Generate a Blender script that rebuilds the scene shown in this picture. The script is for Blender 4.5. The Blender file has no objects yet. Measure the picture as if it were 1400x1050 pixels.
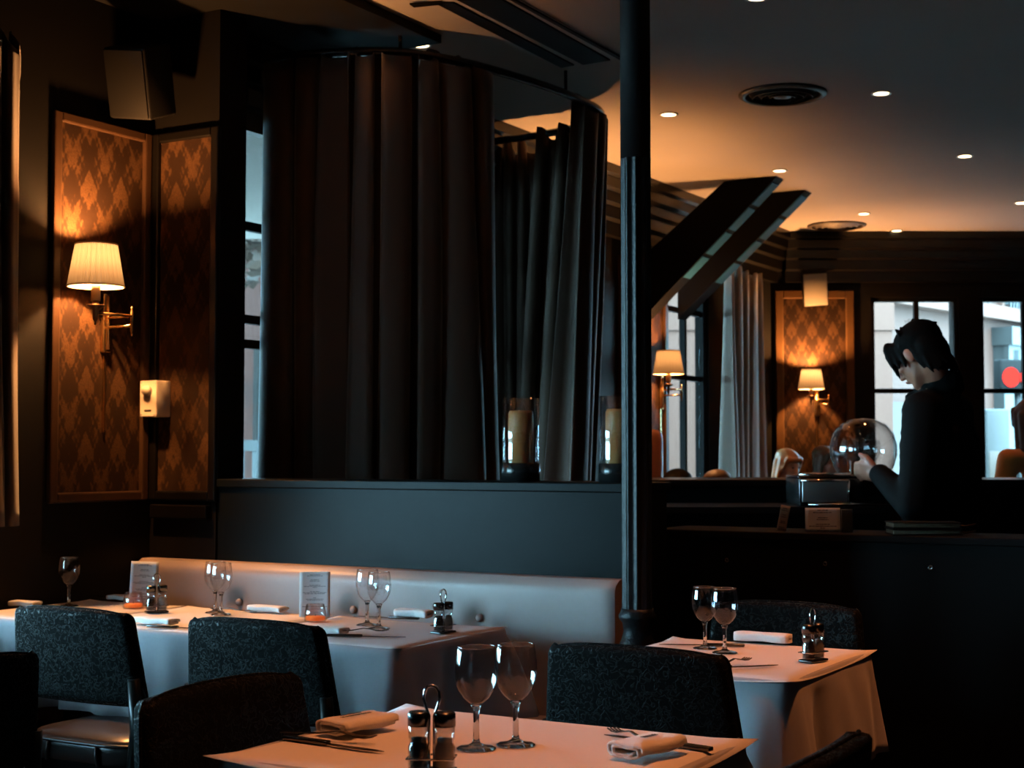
import bpy, bmesh, math, random
from mathutils import Vector, Matrix
random.seed(7)
PI = math.pi
S = bpy.context.scene
C = S.collection

# ------------------------------------------------------------------ camera
F = 2050.0                      # focal length in pixels of the 1400x1050 frame
EYE = Vector((0, 0, 1.25))
PITCH = math.atan((622 - 525) / F)
cam_d = bpy.data.cameras.new('camera'); cam = bpy.data.objects.new('camera', cam_d); C.objects.link(cam)
cam_d.sensor_width = 36; cam_d.lens = 36 * F / 1400
cam.location = EYE; cam.rotation_euler = (PI / 2 + PITCH, 0, 0)
cam_d.dof.use_dof = True; cam_d.dof.focus_distance = 3.3; cam_d.dof.aperture_fstop = 8.0
cam_d.clip_start = 0.05
S.camera = cam

# ------------------------------------------------------------------ exposure, world, sun
S.view_settings.view_transform = 'Standard'
S.view_settings.look = 'None'
S.view_settings.gamma = 1
S.view_settings.exposure = 0.0
S.view_settings.use_curve_mapping = False
S.cycles.max_bounces = 10; S.cycles.diffuse_bounces = 4; S.cycles.glossy_bounces = 4
S.cycles.transmission_bounces = 10; S.cycles.transparent_max_bounces = 12
S.cycles.caustics_refractive = True; S.cycles.caustics_reflective = False
S.cycles.sample_clamp_indirect = 3.0; S.cycles.blur_glossy = 0.5

SKY_STRENGTH = 46.0
w = bpy.data.worlds.new('world'); S.world = w; w.use_nodes = True
bg = w.node_tree.nodes['Background']
bg.inputs[0].default_value = (0.38, 0.78, 1.0, 1); bg.inputs[1].default_value = SKY_STRENGTH

sun_d = bpy.data.lights.new('sun', 'SUN'); sun = bpy.data.objects.new('sun', sun_d); C.objects.link(sun)
sun_d.energy = 4.0; sun_d.color = (1, 0.86, 0.66); sun_d.angle = 0.02
sun.rotation_euler = Vector((-0.35, 0.75, -0.62)).to_track_quat('-Z', 'Y').to_euler()
sun.location = (2, -6, 12)

# ------------------------------------------------------------------ frames of reference
# the dining room's grid stands 30 degrees off the view axis: r runs along the banquette, a runs along the street windows
TH = math.radians(30)
RX = Vector((math.cos(TH), -math.sin(TH), 0)); AX = Vector((math.sin(TH), math.cos(TH), 0))
ROT = -TH
def RW(r, a, z=0.0): return RX * r + AX * a + Vector((0, 0, z))
def toR(p): return (RX.dot(p), AX.dot(p), p.z)
def ray(px, py):
    u = (px - 700) / F; v = (525 - py) / F
    return Vector((u, math.cos(PITCH) - v * math.sin(PITCH), math.sin(PITCH) + v * math.cos(PITCH)))
def at_z(px, py, z): d = ray(px, py); return EYE + d * ((z - EYE.z) / d.z)
def at_Y(px, py, Y): d = ray(px, py); return EYE + d * (Y / d.y)
def at_a(px, py, a): d = ray(px, py); return EYE + d * (a / AX.dot(d))
def at_r(px, py, r): d = ray(px, py); return EYE + d * (r / RX.dot(d))

CEIL = 2.90; WR = -3.92; FARY = 11.2; WALLA = 4.12; TZ = 0.75

# ------------------------------------------------------------------ materials
M = {}
class E:
    """small expression helper over shader math nodes"""
    def __init__(s, nt, v): s.nt = nt; s.v = v
    def _op(s, op, *o, clamp=False):
        n = s.nt.nodes.new('ShaderNodeMath'); n.operation = op; n.use_clamp = clamp
        for i, x in enumerate((s,) + o):
            x = x.v if isinstance(x, E) else x
            if isinstance(x, (int, float)): n.inputs[i].default_value = x
            else: s.nt.links.new(x, n.inputs[i])
        return E(s.nt, n.outputs[0])
    def __add__(s, o): return s._op('ADD', o)
    def __sub__(s, o): return s._op('SUBTRACT', o)
    def __mul__(s, o): return s._op('MULTIPLY', o)
    def sin(s): return s._op('SINE')
    def cos(s): return s._op('COSINE')
    def abs(s): return s._op('ABSOLUTE')
    def step(s, lo, hi):
        n = s.nt.nodes.new('ShaderNodeMapRange'); n.interpolation_type = 'SMOOTHSTEP'
        s.nt.links.new(s.v, n.inputs[0]); n.inputs[1].default_value = lo; n.inputs[2].default_value = hi
        return E(s.nt, n.outputs[0])
def base(name, col, rough=0.6, metal=0.0, **kw):
    m = bpy.data.materials.new(name); m.use_nodes = True; M[name] = m
    b = m.node_tree.nodes['Principled BSDF']
    b.inputs['Base Color'].default_value = (*col, 1); b.inputs['Roughness'].default_value = rough
    b.inputs['Metallic'].default_value = metal
    for k, v in kw.items(): b.inputs[k.replace('_', ' ')].default_value = v
    return m, m.node_tree, b
def coords(nt, kind='Object'):
    n = nt.nodes.new('ShaderNodeTexCoord'); s = nt.nodes.new('ShaderNodeSeparateXYZ'); nt.links.new(n.outputs[kind], s.inputs[0])
    return n.outputs[kind], E(nt, s.outputs[0]), E(nt, s.outputs[1]), E(nt, s.outputs[2])
def noise(nt, vec, scale, detail=2.0, dist=0.0, rough=0.5):
    n = nt.nodes.new('ShaderNodeTexNoise'); nt.links.new(vec, n.inputs['Vector'])
    n.inputs['Scale'].default_value = scale; n.inputs['Detail'].default_value = detail
    n.inputs['Distortion'].default_value = dist; n.inputs['Roughness'].default_value = rough
    return E(nt, n.outputs[0])
def mixc(nt, fac, c1, c2, sock):
    n = nt.nodes.new('ShaderNodeMix'); n.data_type = 'RGBA'; nt.links.new(fac.v, n.inputs[0])
    n.inputs[6].default_value = (*c1, 1); n.inputs[7].default_value = (*c2, 1); nt.links.new(n.outputs[2], sock)
def bump(nt, b, h, strength=0.3, dist=0.002):
    n = nt.nodes.new('ShaderNodeBump'); n.inputs['Strength'].default_value = strength; n.inputs['Distance'].default_value = dist
    nt.links.new(h.v, n.inputs['Height']); nt.links.new(n.outputs[0], b.inputs['Normal'])
def grainy(name, c1, c2, rough=0.6, scale=20, metal=0.0, bstr=0.15, **kw):
    m, nt, b = base(name, c1, rough, metal, **kw)
    v, x, y, z = coords(nt); n = noise(nt, v, scale, 4)
    mixc(nt, n, c1, c2, b.inputs['Base Color']); bump(nt, b, n, bstr)
    return m

grainy('ceiling', (0.40, 0.365, 0.345), (0.44, 0.40, 0.38), 0.9, 3, bstr=0.05)
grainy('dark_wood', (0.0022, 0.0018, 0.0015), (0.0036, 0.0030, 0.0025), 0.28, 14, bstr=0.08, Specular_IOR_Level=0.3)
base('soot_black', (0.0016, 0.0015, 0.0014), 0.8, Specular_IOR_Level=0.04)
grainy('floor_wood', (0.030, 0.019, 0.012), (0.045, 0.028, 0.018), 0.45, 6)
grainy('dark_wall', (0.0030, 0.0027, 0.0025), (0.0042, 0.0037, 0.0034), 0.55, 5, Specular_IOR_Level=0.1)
grainy('ledge_paint', (0.0024, 0.0034, 0.0037), (0.0036, 0.0048, 0.0052), 0.36, 7, bstr=0.05, Specular_IOR_Level=0.09)
grainy('iron', (0.006, 0.0066, 0.007), (0.012, 0.0132, 0.014), 0.34, 160, bstr=0.8, Specular_IOR_Level=0.24)
grainy('leather_grey', (0.31, 0.245, 0.225), (0.34, 0.27, 0.25), 0.42, 60, bstr=0.12)
grainy('cloth', (0.36, 0.34, 0.36), (0.40, 0.38, 0.40), 0.85, 90, bstr=0.1, Sheen_Weight=0.2)
grainy('paper', (0.74, 0.70, 0.69), (0.79, 0.75, 0.74), 0.75, 120, bstr=0.05)
grainy('napkin', (0.76, 0.72, 0.69), (0.82, 0.78, 0.75), 0.9, 220, bstr=0.5, Sheen_Weight=0.3)
grainy('card', (0.72, 0.75, 0.76), (0.76, 0.79, 0.80), 0.6, 40, bstr=0.02)
grainy('card_tan', (0.46, 0.28, 0.17), (0.50, 0.31, 0.19), 0.6, 40, bstr=0.02)
base('ink', (0.02, 0.02, 0.025), 0.6)
base('ink_grey', (0.22, 0.25, 0.27), 0.6)
base('chrome', (0.75, 0.74, 0.72), 0.12, 1.0)
base('steel', (0.62, 0.61, 0.59), 0.42, 1.0)
base('dark_steel', (0.10, 0.10, 0.10), 0.25, 1.0)
base('black_plastic', (0.010, 0.010, 0.010), 0.25)
base('matt_black', (0.004, 0.004, 0.004), 0.7, Specular_IOR_Level=0.12)
base('brass', (0.72, 0.45, 0.20), 0.25, 1.0)
base('antique_brass', (0.10, 0.06, 0.03), 0.4, 0.8)
base('candle_sleeve', (0.80, 0.66, 0.45), 0.5)
base('candle_wax', (0.60, 0.27, 0.09), 0.45, Subsurface_Weight=0.2)
base('glowing_orange_wax', (0.95, 0.24, 0.02), 0.3, Emission_Color=(1.0, 0.13, 0.008, 1), Emission_Strength=0.55)  # candle glow put into the wax as emission, no flame
base('salt', (0.80, 0.78, 0.74), 0.8)
base('pepper', (0.05, 0.035, 0.025), 0.8)
base('plaster_box', (0.68, 0.60, 0.48), 0.5)
grainy('speaker_black', (0.003, 0.0028, 0.0026), (0.0045, 0.0042, 0.004), 0.6, 120, Specular_IOR_Level=0.15)
grainy('speaker_cream', (0.30, 0.26, 0.20), (0.34, 0.30, 0.24), 0.7, 120)
base('painted_daylight', (0.02, 0.10, 0.21), 0.7, Specular_IOR_Level=0.05)  # window daylight on the brace undersides, painted in as blue
grainy('curtain', (0.048, 0.029, 0.020), (0.064, 0.040, 0.028), 0.55, 300, bstr=0.3, Sheen_Weight=0.3, Sheen_Roughness=0.4, Specular_IOR_Level=0.12)
grainy('curtain_pale', (0.19, 0.15, 0.125), (0.23, 0.185, 0.155), 0.55, 300, bstr=0.3, Sheen_Weight=0.3, Specular_IOR_Level=0.12)
grainy('tan_leather', (0.60, 0.24, 0.10), (0.66, 0.27, 0.12), 0.5, 40)
# people
base('skin_daylit', (0.78, 0.55, 0.46), 0.5)  # lighter copy of skin, window daylight on the guest's face put into the colour
base('skin', (0.46, 0.175, 0.105), 0.5, Subsurface_Weight=0.1)  # reddened, warm lamplight on the bartender tinted into the skin colour
grainy('black_jacket', (0.0035, 0.0035, 0.0035), (0.005, 0.005, 0.005), 0.8, 90, Specular_IOR_Level=0.12)
base('hair_black', (0.003, 0.0025, 0.0022), 0.7, Specular_IOR_Level=0.06)
grainy('hair_blonde', (0.38, 0.17, 0.055), (0.50, 0.24, 0.08), 0.4, 60)
grainy('hair_brown', (0.045, 0.024, 0.013), (0.07, 0.038, 0.02), 0.5, 60, Specular_IOR_Level=0.2)
base('eye', (0.03, 0.02, 0.015), 0.2)
base('lips', (0.45, 0.16, 0.13), 0.5)
base('sweater_orange', (0.65, 0.24, 0.05), 0.9, Sheen_Weight=0.3)
base('clothes_grey', (0.10, 0.11, 0.13), 0.9)
# outside
grainy('facade_white', (0.080, 0.0325, 0.0208), (0.084, 0.0340, 0.0220), 0.9, 1.5)
grainy('facade_beige', (0.046, 0.0155, 0.0084), (0.050, 0.0168, 0.0092), 0.9, 1.5)
grainy('facade_stone', (0.0344, 0.0258, 0.0219), (0.0407, 0.0305, 0.0258), 0.9, 1.5)
grainy('facade_pink', (0.0642, 0.0282, 0.0227), (0.0681, 0.0305, 0.0243), 0.9, 1.5)
grainy('shop_blue', (0.0149, 0.0153, 0.0145), (0.0164, 0.0168, 0.0160), 0.6, 2)
grainy('teal_paint', (0.0094, 0.0125, 0.0133), (0.0110, 0.0141, 0.0149), 0.5, 3)
base('dark_glass', (0.002, 0.002, 0.002), 0.3, Specular_IOR_Level=0.1)
base('pale_pane', (0.0313, 0.0266, 0.0235), 0.3)
grainy('asphalt', (0.30, 0.28, 0.26), (0.35, 0.33, 0.30), 0.9, 12)
grainy('bark', (0.0078, 0.0047, 0.0031), (0.0125, 0.0078, 0.0055), 0.9, 20)
grainy('leaf', (0.0094, 0.0047, 0.0023), (0.0352, 0.0125, 0.0031), 0.8, 2)
base('lamp_blue', (0.0266, 0.0282, 0.0274), 0.4)
base('sign_white', (0.0470, 0.0313, 0.0235), 0.6)
base('sign_blue', (0.0031, 0.0125, 0.0274), 0.5)

def emit(name, col, s):
    m = bpy.data.materials.new(name); m.use_nodes = True; M[name] = m; nt = m.node_tree
    nt.nodes.remove(nt.nodes['Principled BSDF']); e = nt.nodes.new('ShaderNodeEmission')
    e.inputs[0].default_value = (*col, 1); e.inputs[1].default_value = s
    nt.links.new(e.outputs[0], nt.nodes['Material Output'].inputs[0])
emit('bulb', (1, 0.66, 0.36), 9)
emit('red_lens', (1, 0.05, 0.04), 3.0)

def glass(name, ior=1.46, rough=0.0, col=(1, 1, 1)):
    base(name, col, rough, 0.0, IOR=ior, Transmission_Weight=1.0)
glass('glass')
# thin window / vessel glass: clear with a mirror share that grows at grazing angles
def thin_glass(name, tint, f0=0.05):
    m = bpy.data.materials.new(name); m.use_nodes = True; M[name] = m; nt = m.node_tree
    nt.nodes.remove(nt.nodes['Principled BSDF'])
    t = nt.nodes.new('ShaderNodeBsdfTransparent'); t.inputs[0].default_value = (*tint, 1)
    g = nt.nodes.new('ShaderNodeBsdfGlossy'); g.inputs['Roughness'].default_value = 0.02
    lw_ = nt.nodes.new('ShaderNodeLayerWeight'); lw_.inputs[0].default_value = 0.5
    fc = E(nt, lw_.outputs['Facing'])._op('POWER', 3.0) * 0.8 + f0
    x = nt.nodes.new('ShaderNodeMixShader')
    nt.links.new(fc.v, x.inputs[0]); nt.links.new(t.outputs[0], x.inputs[1]); nt.links.new(g.outputs[0], x.inputs[2])
    nt.links.new(x.outputs[0], nt.nodes['Material Output'].inputs[0])
thin_glass('pane', (0.96, 0.98, 0.99))
thin_glass('rim_glass', (0.9, 0.9, 0.9), 0.5)
thin_glass('thin', (0.97, 0.97, 0.97), 0.11)

def shade_mat():
    m = bpy.data.materials.new('lamp_shade'); m.use_nodes = True; M['lamp_shade'] = m; nt = m.node_tree
    nt.nodes.remove(nt.nodes['Principled BSDF'])
    d = nt.nodes.new('ShaderNodeBsdfDiffuse'); d.inputs[0].default_value = (0.75, 0.55, 0.36, 1)
    t = nt.nodes.new('ShaderNodeBsdfTranslucent'); t.inputs[0].default_value = (0.030, 0.0295, 0.0265, 1)
    x = nt.nodes.new('ShaderNodeMixShader'); x.inputs[0].default_value = 0.16
    nt.links.new(d.outputs[0], x.inputs[1]); nt.links.new(t.outputs[0], x.inputs[2])
    nt.links.new(x.outputs[0], nt.nodes['Material Output'].inputs[0])
shade_mat()

def damask():
    m, nt, b = base('damask', (0.2, 0.1, 0.05), 0.7, Specular_IOR_Level=0.1)
    v, x, y, z = coords(nt)
    k = 2 * PI
    nd = noise(nt, v, 34, 3, 0.8); n2 = noise(nt, v, 110, 2, 1.2)
    X = x * (k / 0.155); Z = z * (k / 0.23)
    wx = X + (noise(nt, v, 9, 2) - 0.5) * 0.5
    g = wx.cos() * Z.cos() + (wx * 3).cos() * (Z * 2 + 0.9).cos() * 0.55 + (wx * 5).cos() * (Z * 4 + wx.cos() * 1.6).sin() * 0.40 + (wx * 9).cos() * (Z * 7).cos() * 0.28
    g = g + (nd - 0.5) * 1.6
    mask = g.step(-0.25, 0.60)
    vein = (n2 - 0.5).abs().step(0.0, 0.09)
    mk = mask * (vein * 0.6 + 0.4)
    mixc(nt, mk, (0.0125, 0.0056, 0.0023), (0.046, 0.0215, 0.0082), b.inputs['Base Color'])
    bump(nt, b, mask, 0.3, 0.001)
damask()

def fabric():
    m, nt, b = base('leaf_fabric', (0.01, 0.01, 0.01), 0.5, Specular_IOR_Level=0.10)
    v, x, y, z = coords(nt)
    n = noise(nt, v, 62, 0.6, 1.3)
    ln = (n - 0.5).abs().step(0.020, 0.060)            # 0 on the vine lines
    n3 = noise(nt, v, 90, 1)
    mixc(nt, ln, (0.0068, 0.0088, 0.0084), (0.0008, 0.001, 0.001), b.inputs['Base Color'])
    mr = nt.nodes.new('ShaderNodeMapRange'); nt.links.new(ln.v, mr.inputs[0]); mr.inputs[3].default_value = 0.34; mr.inputs[4].default_value = 0.9
    nt.links.new(mr.outputs[0], b.inputs['Roughness'])
    bump(nt, b, ln * -1.0 + n3 * 0.3, 0.5, 0.002)
fabric()

# ------------------------------------------------------------------ mesh helpers
class MB:
    def __init__(s): s.v = []; s.f = []; s.smooth = []
    def add(s, vs, fs, sm=False):
        o = len(s.v); s.v += [tuple(p) for p in vs]; s.f += [tuple(i + o for i in f) for f in fs]; s.smooth += [sm] * len(fs); return s
    def box(s, x0, x1, y0, y1, z0, z1):
        return s.add([(x0, y0, z0), (x1, y0, z0), (x1, y1, z0), (x0, y1, z0), (x0, y0, z1), (x1, y0, z1), (x1, y1, z1), (x0, y1, z1)],
              [(0, 3, 2, 1), (4, 5, 6, 7), (0, 1, 5, 4), (1, 2, 6, 5), (2, 3, 7, 6), (3, 0, 4, 7)])
    def rbox(s, x0, x1, y0, y1, z0, z1, bev=0.004, seg=2):
        bm = bmesh.new(); bmesh.ops.create_cube(bm, size=1)
        bmesh.ops.scale(bm, vec=(x1 - x0, y1 - y0, z1 - z0), verts=bm.verts)
        bmesh.ops.translate(bm, vec=((x0 + x1) / 2, (y0 + y1) / 2, (z0 + z1) / 2), verts=bm.verts)
        bmesh.ops.bevel(bm, geom=bm.edges[:], offset=bev, segments=seg, affect='EDGES', profile=0.5)
        bm.verts.index_update(); s.add([v.co[:] for v in bm.verts], [[v.index for v in f.verts] for f in bm.faces], True); bm.free(); return s
    def lathe(s, prof, n=24, c=(0, 0, 0), close=False, sm=True):
        vs = []; fs = []; k = len(prof)
        for i in range(n):
            t = 2 * PI * i / n
            for r, z in prof: vs.append((c[0] + r * math.cos(t), c[1] + r * math.sin(t), c[2] + z))
        for i in range(n):
            j = (i + 1) % n
            for q in range(k if close else k - 1):
                q2 = (q + 1) % k; fs.append((i * k + q, j * k + q, j * k + q2, i * k + q2))
        return s.add(vs, fs, sm)
    def tube(s, pts, rad, n=8, caps=True, closed=False):
        pts = [Vector(p) for p in pts]; m = len(pts); vs = []; fs = []
        rads = rad if isinstance(rad, (list, tuple)) else [rad] * m
        up = None
        for i, p in enumerate(pts):
            if closed: d = pts[(i + 1) % m] - pts[i - 1]
            else: d = pts[min(i + 1, m - 1)] - pts[max(i - 1, 0)]
            d.normalize()
            if up is None:
                up = Vector((0, 0, 1)) if abs(d.z) < 0.9 else Vector((1, 0, 0))
            x = up - d * up.dot(d); x.normalize(); up = x; y = d.cross(x)
            for j in range(n):
                t = 2 * PI * j / n; vs.append(p + x * (math.cos(t) * rads[i]) + y * (math.sin(t) * rads[i]))
        for i in range(m if closed else m - 1):
            i2 = (i + 1) % m
            for j in range(n): fs.append((i * n + j, i * n + (j + 1) % n, i2 * n + (j + 1) % n, i2 * n + j))
        s.add(vs, fs, True)
        if caps and not closed:
            o = len(s.v) - m * n
            s.f.append(tuple(o + j for j in reversed(range(n)))); s.f.append(tuple(o + (m - 1) * n + j for j in range(n))); s.smooth += [False, False]
        return s
    def prism(s, poly, a0, a1, axis='y', sm=False):
        """polygon in two axes, extruded along the third"""
        n = len(poly)
        def P(u, v, t): return {'y': (u, t, v), 'x': (t, u, v), 'z': (u, v, t)}[axis]
        vs = [P(u, v, a0) for u, v in poly] + [P(u, v, a1) for u, v in poly]
        return s.add(vs, [tuple(range(n)), tuple(reversed(range(n, 2 * n)))] + [(i, i + n, (i + 1) % n + n, (i + 1) % n) for i in range(n)], sm)
    def ball(s, c, r, n=12, m=8):
        r = r if isinstance(r, (tuple, list)) else (r, r, r)
        vs = [(c[0], c[1], c[2] - r[2])]; fs = []
        for i in range(1, m):
            t = PI * i / m
            for j in range(n): vs.append((c[0] + r[0] * math.sin(t) * math.cos(2 * PI * j / n), c[1] + r[1] * math.sin(t) * math.sin(2 * PI * j / n), c[2] - r[2] * math.cos(t)))
        vs.append((c[0], c[1], c[2] + r[2])); L = len(vs) - 1
        for j in range(n): fs.append((0, 1 + (j + 1) % n, 1 + j)); fs.append((L, L - n + j, L - n + (j + 1) % n))
        for i in range(m - 2):
            for j in range(n): fs.append((1 + i * n + j, 1 + i * n + (j + 1) % n, 1 + (i + 1) * n + (j + 1) % n, 1 + (i + 1) * n + j))
        return s.add(vs, fs, True)
    def build(s, name, mat, parent=None, loc=None, rz=None):
        me = bpy.data.meshes.new(name); me.from_pydata(s.v, [], s.f); me.update()
        for p, q in zip(me.polygons, s.smooth): p.use_smooth = q
        bm = bmesh.new(); bm.from_mesh(me); bmesh.ops.recalc_face_normals(bm, faces=bm.faces); bm.to_mesh(me); bm.free()
        me.materials.append(M[mat]); o = bpy.data.objects.new(name, me); C.objects.link(o)
        if parent is not None: o.parent = parent
        if loc is not None: o.location = loc
        if rz is not None: o.rotation_euler = (0, 0, rz)
        return o
def tag(o, label, cat, group=None, kind=None):
    o['label'] = label; o['category'] = cat
    if group: o['group'] = group
    if kind: o['kind'] = kind
    return o
def struct(o, label=None):
    o['kind'] = 'structure'
    if label: o['label'] = label
    return o
def empty(name, loc, rz=ROT):
    o = bpy.data.objects.new(name, None); C.objects.link(o); o.location = loc; o.rotation_euler = (0, 0, rz); o.empty_display_size = 0.05; return o
def copy_tree(o, parent=None):
    c = o.copy(); C.objects.link(c); c.parent = parent
    for ch in o.children: copy_tree(ch, c)
    return c
def bevel(o, wdt=0.004, seg=2):
    m = o.modifiers.new('bevel', 'BEVEL'); m.width = wdt; m.segments = seg; m.limit_method = 'ANGLE'; return o
def subsurf(o, n=1):
    m = o.modifiers.new('subd', 'SUBSURF'); m.levels = n; m.render_levels = n
    for p in o.data.polygons: p.use_smooth = True
    return o
def lamp(name, kind, energy, col, loc, parent=None, radius=0.03, **kw):
    d = bpy.data.lights.new(name, kind); d.energy = energy; d.color = col; d.shadow_soft_size = radius
    for k, v in kw.items(): setattr(d, k, v)
    o = bpy.data.objects.new(name, d); C.objects.link(o); o.location = loc
    if parent is not None: o.parent = parent
    return o
def portal(loc, nrm, wd, ht):
    d = bpy.data.lights.new('window_portal', 'AREA'); d.shape = 'RECTANGLE'; d.size = wd; d.size_y = ht; d.cycles.is_portal = True
    o = bpy.data.objects.new('window_portal', d); C.objects.link(o); o.location = loc
    o.rotation_euler = Vector(nrm).to_track_quat('-Z', 'Z').to_euler()
    return o
WARM = (1.0, 0.42, 0.13); WARM2 = (1.0, 0.30, 0.085)

# ================================================================== the room
struct(MB().box(-9, 7, -4, FARY + 0.2, -0.1, 0).build('floor', 'floor_wood'))
struct(MB().box(-9, 7, -4, FARY + 0.2, CEIL, CEIL + 0.2).build('ceiling', 'ceiling'))

def wall_with_holes(name, mat, u0, u1, z0, z1, t0, t1, holes, loc, rz):
    """wall along local x, thickness t0..t1 in local y, holes = (u0,u1,z0,z1) not overlapping in u"""
    mb = MB(); c = u0
    for (a, b, lo, hi) in sorted(holes):
        mb.box(c, a, t0, t1, z0, z1)
        if lo > z0: mb.box(a, b, t0, t1, z0, lo)
        if hi < z1: mb.box(a, b, t0, t1, hi, z1)
        c = b
    mb.box(c, u1, t0, t1, z0, z1)
    return struct(mb.build(name, mat, None, loc, rz))
# street wall: local x = a (away), local y = -r (towards the street)
RZW = ROT + PI / 2
WIN_N = (1.1, 3.22, 0.70, 2.75); WIN_D = (4.46, 5.80, 0.02, 2.74); WIN_F = (8.76, 9.46, 0.80, 2.55)
FARA = (FARY / math.cos(TH)) + WR * math.tan(TH)      # a where the street wall meets the far wall
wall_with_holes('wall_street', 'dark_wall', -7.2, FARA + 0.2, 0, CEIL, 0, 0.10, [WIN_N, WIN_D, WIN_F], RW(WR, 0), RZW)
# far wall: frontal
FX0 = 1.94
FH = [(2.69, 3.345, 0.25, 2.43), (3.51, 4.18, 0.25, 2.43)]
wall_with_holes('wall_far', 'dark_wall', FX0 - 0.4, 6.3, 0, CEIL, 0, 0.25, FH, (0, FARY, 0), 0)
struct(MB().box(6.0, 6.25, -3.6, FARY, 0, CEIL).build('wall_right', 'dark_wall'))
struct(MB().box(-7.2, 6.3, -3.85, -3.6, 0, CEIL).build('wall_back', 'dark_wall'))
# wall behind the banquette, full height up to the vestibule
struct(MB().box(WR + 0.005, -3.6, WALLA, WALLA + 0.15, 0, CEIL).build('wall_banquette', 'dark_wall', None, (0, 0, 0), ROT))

# windows -----------------------------------------------------------
def window(name, a0, a1, z0, z1, vbars, hbars, loc, rz, fw=0.06, depth=(0.02, 0.08), bar=0.035):
    root = empty(name, loc, rz); root['kind'] = 'structure'
    y0, y1 = depth
    fr = MB().box(a0, a0 + fw, y0, y1, z0, z1).box(a1 - fw, a1, y0, y1, z0, z1).box(a0 + fw, a1 - fw, y0, y1, z0, z0 + fw).box(a0 + fw, a1 - fw, y0, y1, z1 - fw, z1)
    fr.build('window_frame', 'matt_black', root)
    xs = [a0 + fw] + list(vbars) + [a1 - fw]; zs = [z0 + fw] + list(hbars) + [z1 - fw]
    for v in vbars: MB().box(v - bar / 2, v + bar / 2, y0 + 0.01, y1 - 0.01, z0 + fw, z1 - fw).build('glazing_bar', 'matt_black', root)
    for h in hbars:
        for i in range(len(xs) - 1):
            MB().box(xs[i] + (bar / 2 if i else 0), xs[i + 1] - (bar / 2 if i < len(xs) - 2 else 0), y0 + 0.015, y1 - 0.015, h - bar / 2, h + bar / 2).build('glazing_bar', 'matt_black', root)
    for i in range(len(xs) - 1):
        for j in range(len(zs) - 1):
            MB().box(xs[i], xs[i + 1], (y0 + y1) / 2 - 0.002, (y0 + y1) / 2 + 0.002, zs[j], zs[j + 1]).build('pane', 'pane', root)
    return root
window('window_1', *WIN_N, [1.8, 2.5], [2.1], RW(WR, 0), RZW)
window('window_2', *WIN_D, [5.13], [0.8, 1.70, 1.80, 2.18], RW(WR, 0), RZW)
window('window_3', *WIN_F, [9.14], [1.76, 2.20], RW(WR, 0), RZW, fw=0.05)
window('window_4', *FH[0], [3.04], [1.73], (0, FARY, 0), 0, fw=0.03)
window('window_5', *FH[1], [3.85], [1.73], (0, FARY, 0), 0, fw=0.03)
for (h, pos, n) in ((WIN_N, None, 'w'), (WIN_D, None, 'w'), (WIN_F, None, 'w')):
    portal(RW(WR - 0.12, (h[0] + h[1]) / 2, (h[2] + h[3]) / 2), RX, h[1] - h[0], h[3] - h[2])
for h in FH: portal(((h[0] + h[1]) / 2, FARY + 0.2, (h[2] + h[3]) / 2), (0, -1, 0), h[1] - h[0], h[3] - h[2])

# cornice: stepped dark moulding along the street wall and the far wall
CORN = [(0, 0), (0.20, 0), (0.20, -0.05), (0.17, -0.06), (0.17, -0.12), (0.13, -0.13), (0.13, -0.19), (0.09, -0.20), (0.09, -0.27), (0.05, -0.28), (0.05, -0.36), (0, -0.36)]
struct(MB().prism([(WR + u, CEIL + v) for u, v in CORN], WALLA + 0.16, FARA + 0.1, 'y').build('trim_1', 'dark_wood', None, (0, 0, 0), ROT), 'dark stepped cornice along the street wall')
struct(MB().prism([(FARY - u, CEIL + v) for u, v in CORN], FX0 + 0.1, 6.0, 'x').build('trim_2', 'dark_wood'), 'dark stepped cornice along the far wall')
struct(MB().box(WR + 0.005, -3.15, -3.0, 4.9, CEIL - 0.035, CEIL - 0.002).build('trim_9', 'matt_black', None, (0, 0, 0), ROT), 'flat black soffit added to keep the ceiling dark along the street wall')  # black sheet darkens the ceiling where the lamp's glow would fall
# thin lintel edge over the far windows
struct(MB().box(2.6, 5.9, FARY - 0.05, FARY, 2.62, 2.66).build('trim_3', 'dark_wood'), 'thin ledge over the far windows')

# wallpaper panels with mouldings ------------------------------------
def panel(name, u0, u1, z0, z1, loc, rz, mould='dark_wood', w=0.035):
    root = empty(name, loc, rz); root['kind'] = 'structure'; root['label'] = 'damask wallpaper panel in a dark moulding'
    MB().box(u0, u1, -0.006, -0.001, z0, z1).build('wallpaper', 'damask', root)
    for (a, b, c, d) in ((u0 - w, u0, z0 - w, z1 + w), (u1, u1 + w, z0 - w, z1 + w), (u0, u1, z0 - w, z0), (u0, u1, z1, z1 + w)):
        bevel(MB().box(a, b, -0.022, 0, c, d).build('moulding', mould, root), 0.006)
    return root
grainy('moulding_gold', (0.055, 0.027, 0.010), (0.07, 0.034, 0.013), 0.4, 20, Specular_IOR_Level=0.2)
grainy('moulding_brown', (0.024, 0.012, 0.006), (0.032, 0.016, 0.008), 0.4, 20, Specular_IOR_Level=0.2)
pr = lambda px, a=WALLA: toR(at_a(px, 500, a))[0]
panel('trim_4', 3.66, 4.06, 1.12, 2.40, RW(WR, 0), RZW, 'moulding_brown')
panel('trim_5', pr(219), pr(290), 1.12, 2.40, RW(0, WALLA), ROT)
panel('trim_6', FX0 + 0.09, 2.50, 1.0, 2.42, (0, FARY, 0), 0, 'moulding_gold', 0.06)
# street wall pier beside the sconce (local x = a)
panel('trim_7', 8.10, 8.70, 0.9, 2.4, RW(WR, 0), RZW, 'moulding_brown', 0.05)
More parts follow.
